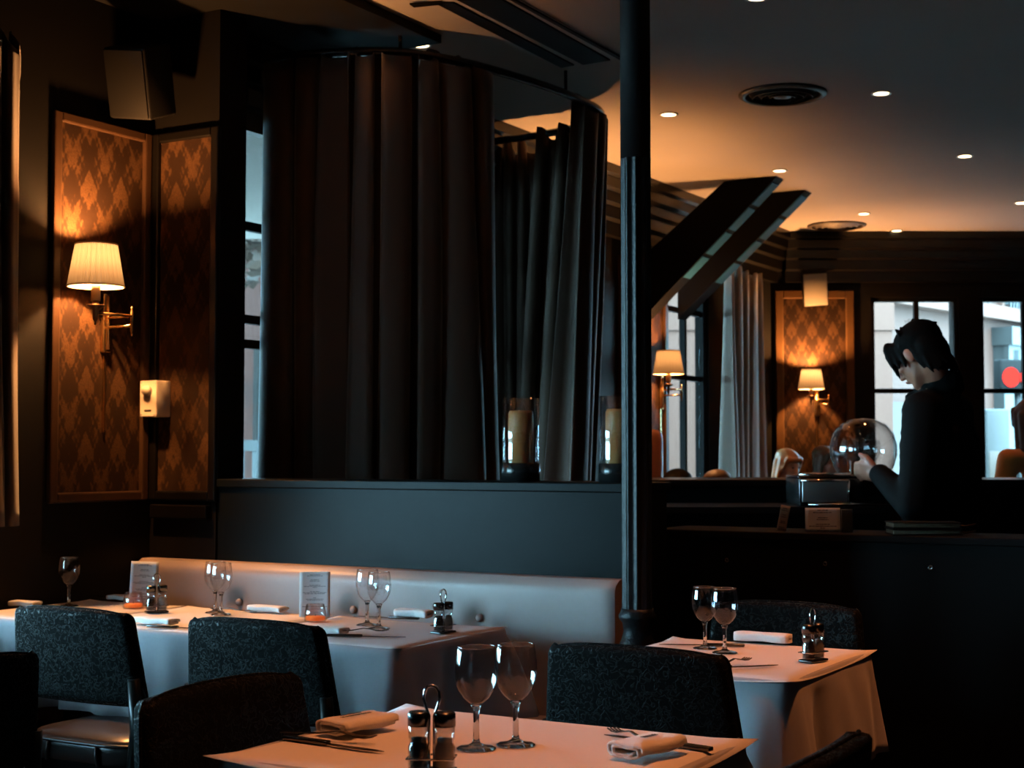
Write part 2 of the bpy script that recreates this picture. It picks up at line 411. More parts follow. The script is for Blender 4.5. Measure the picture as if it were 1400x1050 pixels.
# wainscot rail under the panels
struct(bevel(MB().box(WR + 0.03, -3.62, WALLA - 0.03, WALLA, 1.02, 1.07).build('trim_8', 'dark_wood', None, (0, 0, 0), ROT)), 'dark dado rail')

# ================================================================== column
COLW = RW(-1.875, 3.975)
col = empty('iron_column', COLW, ROT + 0.15); tag(col, 'slender black cast iron fluted column between banquette and bar', 'column')
def fluted(mb, r, z0, z1, n=10, dep=0.14):
    k = n * 8; vs = []; fs = []
    for zz in (z0, z1):
        for i in range(k):
            t = 2 * PI * i / k; ph = (i % 8) / 8.0
            rr = r * (1 - dep * (0.5 - 0.5 * math.cos(2 * PI * ph)) ** 0.6)
            vs.append((rr * math.cos(t), rr * math.sin(t), zz))
    for i in range(k): fs.append((i, (i + 1) % k, k + (i + 1) % k, k + i))
    mb.add(vs, fs, True); return mb
fluted(MB(), 0.0465, 0.80, 2.12).build('fluted_shaft', 'iron', col)
MB().lathe([(0, 2.12), (0.0445, 2.12), (0.0445, CEIL - 0.002), (0, CEIL - 0.002)], 40).build('plain_head', 'matt_black', col)
MB().lathe([(0, 0.68), (0.042, 0.68), (0.053, 0.69), (0.055, 0.70), (0.046, 0.715), (0.040, 0.74), (0.044, 0.765), (0.053, 0.775), (0.055, 0.785), (0.049, 0.795), (0.047, 0.805), (0, 0.805)], 32).build('base_ring', 'iron', col)
MB().lathe([(0, 0.0), (0.075, 0.0), (0.075, 0.12), (0.06, 0.14), (0.055, 0.60), (0.06, 0.64), (0.06, 0.68), (0, 0.68)], 32).build('pedestal', 'iron', col)

# ================================================================== banquette and ledge
LR0, LR1 = -3.59, -1.935
lw = empty('ledge_partition', RW(0, 0), ROT); tag(lw, 'dark blue-black painted low partition with shelf top behind the banquette', 'partition')
MB().box(LR0, LR1, WALLA, WALLA + 0.20, 0.0, 1.135).build('panel', 'ledge_paint', lw)
bevel(MB().box(LR0, LR1, WALLA - 0.012, WALLA + 0.24, 1.135, 1.165).build('shelf_top', 'ledge_paint', lw), 0.004)

bq = empty('banquette', RW(0, 0), ROT); tag(bq, 'long pale grey buttoned leather banquette along the wall', 'banquette')
B0, B1 = WR + 0.02, -1.975
# back cushion with tufted dimples
BUT = [-2.445 - 0.485 * i for i in range(5) if -2.445 - 0.485 * i > B0 + 0.05]
def back_cushion():
    nx, nz = 150, 28; vs = []; fs = []
    z0, z1, y0, y1 = 0.46, 0.876, WALLA - 0.10, WALLA - 0.005
    for j in range(nz + 1):
        t = j / nz
        for i in range(nx + 1):
            x = B0 + (B1 - B0) * i / nx; z = z0 + (z1 - z0) * t
            e = max(0, (t - 0.9) / 0.1); y = y0 + 0.035 * (1 - math.sqrt(max(0, 1 - e * e)))
            ex = min(i, nx - i) / nx * (B1 - B0); y += 0.012 * math.exp(-ex / 0.012)
            for bx in BUT:
                d = math.hypot(x - bx, (z - 0.742)); y += 0.022 * math.exp(-(d / 0.032) ** 2)
            vs.append((x, y, z))
    for j in range(nz):
        for i in range(nx): a = j * (nx + 1) + i; fs.append((a, a + 1, a + nx + 2, a + nx + 1))
    mb = MB().add(vs, fs, True)
    n1 = nx + 1
    # top, back, ends
    top = [vs[nz * n1 + i] for i in range(n1)]
    mb.add(top + [(p[0], y1, z1) for p in top], [(i, i + 1, n1 + i + 1, n1 + i) for i in range(nx)], True)
    for ii in (0, nx):
        side = [vs[j * n1 + ii] for j in range(nz + 1)]
        mb.add(side + [(p[0], y1, p[2]) for p in side], [(j, j + 1, nz + 1 + j + 1, nz + 1 + j) for j in range(nz)])
    mb.box(B0, B1, y1 - 0.001, y1, z0, z1)
    return mb
back_cushion().build('backrest', 'leather_grey', bq)
for bx in BUT: MB().ball((bx, WALLA - 0.088, 0.742), (0.013, 0.009, 0.013), 12, 8).build('button', 'leather_grey', bq)
bevel(MB().rbox(B0, B1, WALLA - 0.56, WALLA - 0.09, 0.36, 0.465, 0.03, 3).build('seat', 'leather_grey', bq), 0.001)
MB().box(B0, B1, WALLA - 0.52, WALLA - 0.01, 0.0, 0.36).build('base', 'dark_wood', bq)

# ================================================================== tables, cloths, papers
def cloth_mesh(w, d, drop, seed, clamp=(0, 0), fold=0.030, n_edge=34):
    rnd = random.Random(seed); mb = MB(); rc = 0.025
    per = []
    for (cx, cy, a0) in ((w / 2 - rc, d / 2 - rc, 0), (-w / 2 + rc, d / 2 - rc, PI / 2), (-w / 2 + rc, -d / 2 + rc, PI), (w / 2 - rc, -d / 2 + rc, 1.5 * PI)):
        for i in range(6):
            t = a0 + PI / 2 * i / 5; per.append((cx + rc * math.cos(t), cy + rc * math.sin(t), math.cos(t), math.sin(t), 1.0 if 1 <= i <= 4 else 0.6))
        a1 = a0 + PI / 2; nx = (math.cos(a1), math.sin(a1))
        L = (w if abs(nx[1]) > 0.5 else d) - 2 * rc
        tx = (-math.sin(a1) * -1, 0)
        sx, sy = cx + rc * math.cos(a1), cy + rc * math.sin(a1)
        dirx, diry = -nx[1], nx[0]
        for i in range(1, n_edge):
            s = i / n_edge * L; k = min(i, n_edge - i) / n_edge
            per.append((sx + dirx * s, sy + diry * s, nx[0], nx[1], max(0.0, 0.6 - k * 3)))
    N = len(per); ph = [rnd.uniform(0, 6.28) for _ in range(4)]; fr = [rnd.choice((5, 6, 7, 9)), rnd.choice((11, 13)), rnd.choice((17, 19))]
    rings = [(0.0, 0.0), (0.006, -0.002), (0.010, -0.008), (0.012, -0.02)] + [(0.012, -0.02 - (drop - 0.02) * t) for t in (0.08, 0.18, 0.3, 0.45, 0.6, 0.75, 0.9, 1.0)]
    vs = [];
    for q, (o, dz) in enumerate(rings):
        t = max(0, (-dz - 0.02) / (drop - 0.02))
        for i, (x, y, nx, ny, c) in enumerate(per):
            s = 2 * PI * i / N
            f = fold * t ** 0.7 * (math.sin(fr[0] * s + ph[0]) + 0.6 * math.sin(fr[1] * s + ph[1] + t) + 0.35 * math.sin(fr[2] * s + ph[2] - t))
            oo = o + f * 0.6 + 0.05 * c * t ** 0.8 + 0.012 * t
            if (nx < -0.3 and clamp[0]) or (nx > 0.3 and clamp[1]): oo = min(oo, 0.0115)
            oo = max(oo, 0.004)
            vs.append((x + nx * oo, y + ny * oo, dz))
    fs = []
    for q in range(len(rings) - 1):
        for i in range(N): fs.append((q * N + i, q * N + (i + 1) % N, (q + 1) * N + (i + 1) % N, (q + 1) * N + i))
    mb.add(vs, fs, True); mb.f.append(tuple(range(N))); mb.smooth.append(False)
    return mb
def paper_mesh(w, d, ov, lift=0.0, sag=0.006, seed=0):
    n = 20; vs = []; fs = []; W, D = w / 2 + ov, d / 2 + ov
    for j in range(n + 1):
        for i in range(n + 1):
            u, v = -1 + 2 * i / n, -1 + 2 * j / n
            x, y = W * u, D * v
            # straight-cut sheet whose free edges sag between the corners
            ex = max(0, abs(x) - (w / 2 - 0.01)) / (ov + 0.01); ey = max(0, abs(y) - (d / 2 - 0.01)) / (ov + 0.01)
            z = -sag * (ex ** 2 * (1 - abs(v) ** 3) + ey ** 2 * (1 - abs(u) ** 3)) + lift * (abs(u) * abs(v)) ** 8
            x *= 1 - 0.012 * (1 - v * v) * abs(u) ** 6; y *= 1 - 0.012 * (1 - u * u) * abs(v) ** 6
            vs.append((x, y, z))
    for j in range(n):
        for i in range(n): a = j * (n + 1) + i; fs.append((a, a + 1, a + n + 2, a + n + 1))
    return MB().add(vs, fs, True)
def table(r0, r1, a0, a1, name_l, seed, drop=0.25, ov=0.006, lift=0.0, sag=0.006, clamp=(0, 0)):
    w, d = r1 - r0, a1 - a0; cr, ca = (r0 + r1) / 2, (a0 + a1) / 2
    t = empty('dining_table', RW(cr, ca), ROT); tag(t, 'square dining table hidden under ' + name_l, 'table', 'dining tables')
    MB().rbox(-w / 2 + 0.004, w / 2 - 0.004, -d / 2 + 0.004, d / 2 - 0.004, TZ - 0.038, TZ - 0.007, 0.004).build('tabletop', 'dark_wood', t)
    MB().lathe([(0, 0.03), (0.03, 0.03), (0.03, 0.70), (0.06, 0.71), (0.06, TZ - 0.04), (0, TZ - 0.04)], 16).build('pillar', 'iron', t)
    MB().rbox(-0.2, 0.2, -0.055, 0.055, 0, 0.03, 0.006).build('foot', 'iron', t)
    c = cloth_mesh(w, d, drop, seed, clamp).build('tablecloth', 'cloth', None, RW(cr, ca, TZ - 0.004), ROT)
    tag(c, 'grey cloth hanging to mid height on ' + name_l, 'tablecloth', 'tablecloths')
    m = c.modifiers.new('thick', 'SOLIDIFY'); m.thickness = 0.002; m.offset = -1
    p = paper_mesh(w, d, ov, lift, sag, seed).build('paper_cover', 'paper', None, RW(cr, ca, TZ - 0.0005), ROT)
    tag(p, 'pale paper sheet covering ' + name_l, 'table paper', 'paper covers')
    m = p.modifiers.new('thick', 'SOLIDIFY'); m.thickness = 0.0008; m.offset = 1
    return t
NT = (-1.69, -0.98, 1.95, 2.515); RT = (-1.685, -1.145, 3.225, 3.82)
T3 = (-2.815, -2.215, 3.245, 3.80); T2 = (-3.435, -2.84, 3.245, 3.80); T1 = (-3.885, -3.46, 3.245, 3.80)
table(*NT, 'the nearest table, in front of the camera', 3, ov=0.02, lift=0.0, sag=0.012)
table(*RT, 'the table right of the iron column', 5, ov=0.016, sag=0.012)
table(*T3, 'the banquette table nearest the column', 8, ov=0.004, clamp=(1, 0))
table(*T2, 'the middle banquette table', 11, ov=0.004, clamp=(1, 1))
table(*T1, 'the banquette table nearest the street wall', 14, ov=0.004, clamp=(1, 1))

# ================================================================== chairs
def make_chair():
    """seat faces local +y, origin on the floor under the seat's centre"""
    root = empty('dining_chair', (0, 0, 0))
    # upholstered back panel, reclined, gently curved, wider at the bottom
    n, m = 16, 8; z0, z1 = 0.585, 0.832
    def surf(u, v, side):
        hw = 0.238 - 0.028 * v; x = hw * u
        z = z0 + (z1 - z0) * v - (0.014 * abs(u) ** 5 if v > 0.99 else 0) + 0.006 * v * (1 - u * u)
        y = -0.205 - 0.035 * v + 0.022 * u * u * 1.0
        return (x, y - side * 0.022, z)
    fr = []; bk = []
    mb = MB(); vs = []; fs = []
    def edge_r(u, v):   # rounding of the slab towards its rim
        d = min(1 - abs(u), 1.0) * 0.22; e = min(v, 1 - v) * 0.25
        k = min(d, e); return min(1, math.sqrt(max(0, 1 - (1 - min(1, k / 0.016)) ** 2)) * 0.75 + 0.25)
    us = [-1, -0.985, -0.95, -0.9] + [-0.8 + 1.6 * i / 12 for i in range(13)] + [0.9, 0.95, 0.985, 1]
    vv = [0, 0.02, 0.06, 0.12, 0.25, 0.4, 0.55, 0.7, 0.84, 0.92, 0.96, 0.985, 1]
    for s in (-1, 1):
        for v in vv:
            for u in us:
                k = edge_r(u, v); x, y, z = surf(u, v, 0)
                # rounded corners of the outline
                cu = max(0, abs(u) - 0.9) / 0.1; cv = max(0, v - 0.9) / 0.1
                if cu and cv:
                    q = max(cu, cv) / max(1e-6, math.hypot(cu, cv)) if math.hypot(cu, cv) > 0 else 1
                    hw = 0.238 - 0.028 * v; x = math.copysign(hw * (0.9 + 0.1 * cu * q), u); z = z0 + (z1 - z0) * (0.9 + 0.1 * cv * q)
                vs.append((x, y - s * 0.024 * k, z))
    A, Bn = len(us), len(vv)
    for s in range(2):
        o = s * A * Bn
        for j in range(Bn - 1):
            for i in range(A - 1): q = o + j * A + i; fs.append((q, q + 1, q + A + 1, q + A))
    o = A * Bn
    rim = [i for i in range(A)] + [j * A + A - 1 for j in range(1, Bn)] + [(Bn - 1) * A + i for i in range(A - 2, -1, -1)] + [j * A for j in range(Bn - 2, 0, -1)]
    for k in range(len(rim)): fs.append((rim[k], rim[(k + 1) % len(rim)], o + rim[(k + 1) % len(rim)], o + rim[k]))
    bp = mb.add(vs, fs, True).build('backrest', 'leaf_fabric', root)
    rimpts = [vs[i] for i in rim]; rimpts2 = [vs[o + i] for i in rim]
    MB().tube([((Vector(a) + Vector(b)) * 0.5) for a, b in zip(rimpts, rimpts2)], 0.0042, 6, closed=True).build('piping', 'leaf_fabric', bp)
    # rear posts run from the floor into the panel, front legs under the seat
    for s in (-1, 1):
        MB().tube([(s * 0.205, -0.255, 0), (s * 0.215, -0.205, 0.42), (s * 0.222, -0.200, 0.52), (s * 0.218, -0.212, 0.66)], [0.015, 0.02, 0.02, 0.016], 8).build('leg', 'dark_wood', root)
        MB().tube([(s * 0.20, 0.20, 0), (s * 0.205, 0.195, 0.42)], [0.014, 0.02], 8).build('leg', 'dark_wood', root)
    MB().box(-0.20, 0.20, -0.212, -0.190, 0.37, 0.42).box(-0.20, 0.20, 0.185, 0.205, 0.37, 0.42).box(-0.217, -0.197, -0.19, 0.185, 0.37, 0.42).box(0.197, 0.217, -0.19, 0.185, 0.37, 0.42).build('seat_frame', 'dark_wood', root)
    # seat cushion
    st = []; 
    def outline(k, n=48):
        pts = []
        for i in range(n):
            t = 2 * PI * i / n; c, s_ = math.cos(t), math.sin(t); p = 4.5
            rr = 1 / (abs(c) ** p + abs(s_) ** p) ** (1 / p); pts.append((0.228 * k * c * rr, 0.005 + 0.218 * k * s_ * rr))
        return pts
    mb = MB(); vs = []; fs = []; n = 48
    lay = [(0.93, 0.415), (1.0, 0.425), (1.0, 0.462), (0.985, 0.478), (0.93, 0.487), (0.6, 0.496), (0.2, 0.498)]
    for k, z in lay: vs += [(x, y, z) for x, y in outline(k)]
    for q in range(len(lay) - 1):
        for i in range(n): fs.append((q * n + i, q * n + (i + 1) % n, (q + 1) * n + (i + 1) % n, (q + 1) * n + i))
    fs.append(tuple(range(n))); fs.append(tuple((len(lay) - 1) * n + i for i in range(n)))
    seat = mb.add(vs, fs, True).build('seat', 'seat_leather', root)
    MB().tube([(x, y, 0.474) for x, y in outline(1.0)], 0.0055, 6, closed=True).build('piping', 'seat_leather', seat)
    for s in (-1, 1): MB().tube([(s * 0.09, -0.214, 0.47), (s * 0.092, -0.219, 0.445), (s * 0.095, -0.214, 0.42)], 0.006, 6).build('seam', 'seat_leather', seat)
    return root
base('seat_leather', (0.035, 0.028, 0.026), 0.28)
proto = make_chair()
SEATS = [  # r, a of the back panel, facing angle relative to the grid (0 = faces +a), label
    (-1.40, 2.955, 0.0, 'dark leaf-patterned chair whose back faces us at the table right of the column'),
    (-2.455, 2.955, 0.0, 'dark leaf-patterned chair at the banquette table nearest the column'),
    (-3.075, 2.94, 0.0, 'dark leaf-patterned chair with glossy seat showing, at the middle banquette table'),
    (-1.835, 2.115, -PI / 2, 'dark chair tucked in at the left side of the nearest table'),
    (-0.69, 2.06, PI / 2, 'dark chair at the right side of the nearest table'),
    (-2.50, 2.085, PI / 2, 'dark chair cut off by the bottom left corner of the photo'),
    (-1.44, 4.03, PI, 'dark leaf-patterned chair behind the table right of the column'),
]
for i, (r, a, ang, lab) in enumerate(SEATS):
    o = proto if i == 0 else copy_tree(proto)
    # the back panel stands 0.225 behind the seat centre
    f = RX * (-math.sin(ang)) + AX * math.cos(ang)
    o.location = RW(r, a) + f * 0.225; o.rotation_euler = (0, 0, ROT + ang)
    tag(o, lab, 'chair', 'dark upholstered dining chairs')

# ================================================================== tableware
def make_glass(H, name='wine_glass'):
    k = H / 0.17
    bowl = [(0.0005, 0.0735), (0.006, 0.0738), (0.013, 0.077), (0.022, 0.085), (0.030, 0.097), (0.0352, 0.112), (0.0368, 0.128), (0.0358, 0.145), (0.0335, 0.160), (0.0322, 0.170), (0.0316, 0.1705), (0.0312, 0.170)]
    foot = [(0.0003, 0.0), (0.0335, 0.0), (0.034, 0.0012), (0.028, 0.0035), (0.014, 0.006), (0.007, 0.010), (0.0052, 0.018), (0.0048, 0.040), (0.0052, 0.060), (0.0075, 0.069), (0.010, 0.0735), (0.007, 0.0733), (0.0003, 0.0732)]
    root = empty(name, (0, 0, 0), 0)
    sc_ = lambda p: [(r * k, z * k) for r, z in p]
    MB().lathe(sc_(bowl), 48).build('bowl', 'thin', root)
    MB().lathe(sc_(foot), 36).build('stem', 'glass', root)
    MB().tube([(0.0317 * k * math.cos(2 * PI * i / 48), 0.0317 * k * math.sin(2 * PI * i / 48), 0.170 * k) for i in range(48)], 0.0007 * k, 6, closed=True).build('rim', 'rim_glass', root)
    return root
gl = {}
def put_glass(px, py, H, label, dr=0):
    key = round(H, 3)
    if key not in gl: o = gl[key] = make_glass(H)
    else: o = copy_tree(gl[key])
    p = at_z(px, py, TZ); o.location = (p.x, p.y, TZ + 0.001); tag(o, label, 'wine glass', 'clear stemmed wine glasses')
    return o
put_glass(651, 1024, 0.172, 'left of the two large clear wine glasses on the nearest table')
put_glass(705, 1019, 0.172, 'right of the two large clear wine glasses on the nearest table')
put_glass(502, 855, 0.162, 'left of the two clear wine glasses on the banquette table nearest the column')
put_glass(518, 860, 0.162, 'right of the two clear wine glasses on the banquette table nearest the column')
put_glass(294, 838, 0.160, 'left of the overlapping wine glasses on the middle banquette table')
put_glass(302, 841, 0.160, 'right of the overlapping wine glasses on the middle banquette table')
put_glass(94, 829, 0.160, 'lone wine glass on the banquette table nearest the street wall')
put_glass(964, 887, 0.158, 'left of the two wine glasses on the table right of the column')
put_glass(991, 893, 0.162, 'right of the two wine glasses on the table right of the column')

def make_caddy():
    root = empty('cruet_set', (0, 0, 0))
    MB().rbox(-0.034, 0.034, -0.019, 0.019, 0.0, 0.006, 0.002).build('tray', 'dark_steel', root)
    MB().tube([(-0.033, -0.018, 0.022), (0.033, -0.018, 0.022), (0.033, 0.018, 0.022), (-0.033, 0.018, 0.022)], 0.0016, 6, closed=True).build('rail', 'chrome', root)
    loop = [(-0.0035, 0, 0.004), (-0.0035, 0, 0.080), (-0.008, 0, 0.091), (-0.0115, 0, 0.103), (-0.010, 0, 0.114), (-0.006, 0, 0.120), (0, 0, 0.122), (0.006, 0, 0.120), (0.010, 0, 0.114), (0.0115, 0, 0.103), (0.008, 0, 0.091), (0.0035, 0, 0.080), (0.0035, 0, 0.004)]
    MB().tube(loop, 0.0021, 8).build('handle', 'chrome', root)
    for s, fill in ((-1, 'pepper'), (1, 'salt')):
        c = (s * 0.0185, 0, 0.0065)
        j = MB().lathe([(0.0005, 0), (0.0145, 0), (0.015, 0.003), (0.015, 0.030), (0.0125, 0.036), (0.0128, 0.040), (0.0145, 0.044), (0.0145, 0.060), (0.0132, 0.061), (0.0132, 0.045), (0.0112, 0.040), (0.0112, 0.036), (0.0137, 0.030), (0.0137, 0.003), (0.0005, 0.003)], 20, c).build('jar', 'thin', root)
        MB().lathe([(0, 0.0035), (0.0132, 0.0035), (0.0132, 0.029), (0.0108, 0.036), (0.0108, 0.042), (0, 0.044)], 16, c).build(fill, fill, j)
        MB().lathe([(0, 0.059), (0.0155, 0.059), (0.0155, 0.076), (0.0135, 0.079), (0, 0.080)], 20, c).build('cap', 'dark_steel', j)
    return root
cp = make_caddy()
CADDY = [(590, 1058, 'salt and pepper caddy in the foreground of the nearest table', 0.62, 1.12),
         (606, 866, 'salt and pepper caddy on the banquette table nearest the column', -1.0, 1.0),
         (214, 838, 'salt and pepper caddy beside the menu card on the middle banquette table', -0.5, 1.0),
         (1112, 905, 'salt and pepper caddy on the table right of the column', -0.9, 1.05)]
for i, (px, py, lab, ang, sc) in enumerate(CADDY):
    o = cp if i == 0 else copy_tree(cp)
    p = at_z(px, py, TZ); o.location = (p.x, p.y, TZ + 0.0012); o.rotation_euler = (0, 0, -ang * 0.6 + 0.25); o.scale = (sc,) * 3
    tag(o, lab, 'cruet set', 'salt and pepper caddies')

# napkins: flat spiral fold extruded along its length
def make_napkin(L, W, H, seed, name='folded_napkin'):
    rnd = random.Random(seed); path = []
    turns = 2.0; N = 52; th = 0.0042
    for i in range(N + 1):
        t = i / N * turns * 2 * PI; k = 1 - 0.52 * i / N
        c, s_ = math.cos(t), math.sin(t); p = 5.0
        rr = 1 / (abs(c) ** p + abs(s_) ** p) ** (1 / p)
        path.append((W / 2 * k * c * rr, H / 2 * k * s_ * rr * (1.0 if k > .7 else 1.0)))
    ring = []
    for i, (x, z) in enumerate(path):
        a = path[max(i - 1, 0)]; b = path[min(i + 1, N)]; dx, dz = b[0] - a[0], b[1] - a[1]; l = math.hypot(dx, dz) or 1
        ring.append(((x - dz / l * 0, z), (-dz / l, dx / l)))
    out = [(x, z) for (x, z), n in ring]; inn = [(x + n[0] * th, z + n[1] * th) for (x, z), n in ring]
    prof = out + inn[::-1]; K = len(prof); M_ = 14; vs = []; fs = []
    for q in range(M_ + 1):
        y = L * (q / M_ - 0.5); wob = 1 + 0.02 * math.sin(3 * q / M_ * PI + seed); e = 1 - 0.05 * (abs(q / M_ - 0.5) * 2) ** 8
        for x, z in prof: vs.append((x * wob + 0.003 * math.sin(q * 0.6 + seed), y + 0.002 * math.sin(x * 200 + seed), (z + H / 2) * (wob * 0.5 + 0.5) * e + 0.001 * math.sin(y * 60 + x * 90 + seed)))
    for q in range(M_):
        for i in range(K): fs.append((q * K + i, q * K + (i + 1) % K, (q + 1) * K + (i + 1) % K, (q + 1) * K + i))
    for q in (0, M_):
        for i in range(N): a = q * K + i; b = q * K + K - 1 - i; fs.append((a, a + 1, b - 1, b))
    return MB().add(vs, fs, True).build(name, 'napkin')
def napkin(px, py, ang, L, W, H, seed, lab, prnt=None):
    o = make_napkin(L, W, H, seed); p = at_z(px, py, TZ)
    o.location = (p.x, p.y, TZ + 0.004); o.rotation_euler = (0, 0, ang); tag(o, lab, 'napkin', 'folded white napkins')
    if prnt:
        mb = MB(); rnd = random.Random(seed)
        for (y0, y1, x, h) in prnt:
            y = y0
            while y < y1:
                l = rnd.uniform(0.002, 0.004); z = H + 0.0012
                mb.box(x - h / 2 * rnd.uniform(.6, 1), x + h / 2 * rnd.uniform(.6, 1), y, min(y + l, y1), z, z + 0.0004); y += l + rnd.uniform(0.0012, 0.0028)
        mb.build('print', 'ink', o)
    return o
# foreground pair, long axis along a
napkin(487, 1002, ROT - 0.18, 0.135, 0.082, 0.028, 1, 'folded napkin with dark print at the left side of the nearest table', [(-0.040, 0.032, 0.004, 0.008), (-0.030, 0.022, -0.010, 0.005)])
napkin(884, 1034, ROT - 0.22, 0.130, 0.080, 0.028, 2, 'folded napkin with dark print at the right side of the nearest table', [(-0.012, 0.024, 0.002, 0.013)])
AB = ROT + PI / 2
napkin(1043, 880, AB + 0.02, 0.150, 0.050, 0.026, 3, 'rolled white napkin on the table right of the column')
napkin(566, 846, AB, 0.120, 0.055, 0.026, 4, 'white napkin beside the caddy on the banquette table nearest the column')
napkin(366, 838, AB, 0.135, 0.050, 0.020, 5, 'white napkin by the menu card, on the wall side of the banquette tables')
napkin(212, 855, AB, 0.150, 0.050, 0.020, 6, 'white napkin at the front edge of the middle banquette table')
napkin(448, 868, AB, 0.110, 0.050, 0.020, 7, 'white napkin partly behind a chair on the banquette table nearest the column')
napkin(166, 822, AB, 0.100, 0.050, 0.018, 8, 'white napkin behind the left menu card')
napkin(34, 831, AB, 0.110, 0.050, 0.020, 9, 'white napkin at the left edge of the photo')

# cutlery
def fork_mesh():
    mb = MB(); t = 0.0012
    prof = [(-0.095, 0.0065, 0.002), (-0.06, 0.0062, 0.0015), (-0.02, 0.0036, 0.004), (0.015, 0.0028, 0.009), (0.035, 0.0055, 0.006), (0.050, 0.0110, 0.002)]
    vs = []; fs = []
    for y, hw, z in prof: vs += [(-hw, y, z), (hw, y, z), (hw, y, z + t * 1.6), (-hw, y, z + t * 1.6)]
    for i in range(len(prof) - 1):
        for j in range(4): fs.append((i * 4 + j, i * 4 + (j + 1) % 4, i * 4 + 4 + (j + 1) % 4, i * 4 + 4 + j))
    fs += [(0, 1, 2, 3), tuple(len(vs) - 4 + j for j in range(4))]
    mb.add(vs, fs)
    for k in range(4):
        x = -0.0092 + k * 0.0061
        for (y0, z0, y1, z1) in ((0.050, 0.002, 0.068, 0.001), (0.068, 0.001, 0.084, 0.004)):
            mb.add([(x - 0.0014, y0, z0), (x + 0.0014, y0, z0), (x + 0.0012, y1, z1), (x - 0.0012, y1, z1), (x - 0.0014, y0, z0 + 0.002), (x + 0.0014, y0, z0 + 0.002), (x + 0.0012, y1, z1 + 0.002), (x - 0.0012, y1, z1 + 0.002)],
                   [(0, 3, 2, 1), (4, 5, 6, 7), (0, 1, 5, 4), (1, 2, 6, 5), (2, 3, 7, 6), (3, 0, 4, 7)])
    return mb
def knife_mesh():
    mb = MB()
    mb.rbox(-0.0075, 0.0075, -0.11, -0.01, 0.0005, 0.008, 0.002)
    mb.prism([(-0.004, -0.01), (0.005, -0.01), (0.009, 0.02), (0.0095, 0.06), (0.007, 0.09), (0.0, 0.112), (-0.004, 0.09)], 0.002, 0.0036, 'z')
    return mb
fk = kn = None
def cutlery(kind, px, py, ang, lab, lift=0.0, mat='dark_steel'):
    global fk, kn
    if kind == 'fork':
        if fk is None: o = fk = fork_mesh().build('fork', mat)
        else: o = fk.copy(); C.objects.link(o)
    else:
        if kn is None: o = kn = knife_mesh().build('knife', mat)
        else: o = kn.copy(); C.objects.link(o)
    p = at_z(px, py, TZ); o.location = (p.x, p.y, TZ + 0.0012 + lift); o.rotation_euler = (0, 0, ROT + ang)
    tag(o, lab, kind, 'table cutlery'); return o
# left setting of the nearest table: handles to the left, tips to the right
cutlery('knife', 455, 1021, -PI / 2 - 0.06, 'knife lying in front of the left napkin on the nearest table')
cutlery('fork', 452, 1014, -PI / 2 + 0.20, 'fork crossing the knife in front of the left napkin on the nearest table', 0.008)
cutlery('knife', 898, 1018, PI / 2 - 0.16, 'knife under the right napkin on the nearest table')
cutlery('fork', 868, 1013, PI / 2 - 0.62, 'fork under the right napkin on the nearest table', 0.003)
cutlery('knife', 1005, 914, -0.75, 'knife at the front edge of the table right of the column')
cutlery('fork', 1000, 912, -0.12, 'fork at the front edge of the table right of the column', 0.007)
cutlery('knife', 500, 872, -PI / 2 + 0.38, 'knife at the front of the banquette table nearest the column')
cutlery('fork', 490, 868, -PI / 2 + 0.72, 'fork at the front of the banquette table nearest the column', 0.007)
cutlery('knife', 528, 846, PI / 2 + 0.15, 'knife behind the wine glasses on the banquette table nearest the column')
cutlery('knife', 960, 884, PI / 2 + 0.4, 'knife by the glass stem on the table right of the column')
cutlery('knife', 247, 860, -PI / 2 + 0.2, 'knife tip poking out from the front napkin on the middle banquette table')
cutlery('fork', 318, 836, PI / 2, 'fork behind the wine glasses on the middle banquette table')
cutlery('fork', 128, 818, -PI / 2, 'fork on the banquette table nearest the street wall')

# tea lights
def tealight(px, py, lab):
    p = at_z(px, py, TZ); root = empty('candle_tumbler', (p.x, p.y, TZ + 0.0012), 0); tag(root, lab, 'candle holder', 'candle tumblers')
    MB().lathe([(0.0003, 0), (0.0315, 0), (0.033, 0.003), (0.0315, 0.03), (0.0265, 0.052), (0.0252, 0.052), (0.030, 0.03), (0.0313, 0.004), (0.0003, 0.004)], 28).build('tumbler', 'thin', root)
    MB().lathe([(0, 0.0045), (0.0308, 0.0045), (0.0304, 0.0145), (0, 0.0150)], 24).build('wax', 'glowing_orange_wax', root)
    MB().tube([(0, 0, 0.014), (0.001, 0, 0.022)], 0.0008, 6).build('wick', 'ink', root)
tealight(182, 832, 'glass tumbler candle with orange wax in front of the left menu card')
tealight(431, 850, 'glass tumbler candle with orange wax in front of the right menu card')

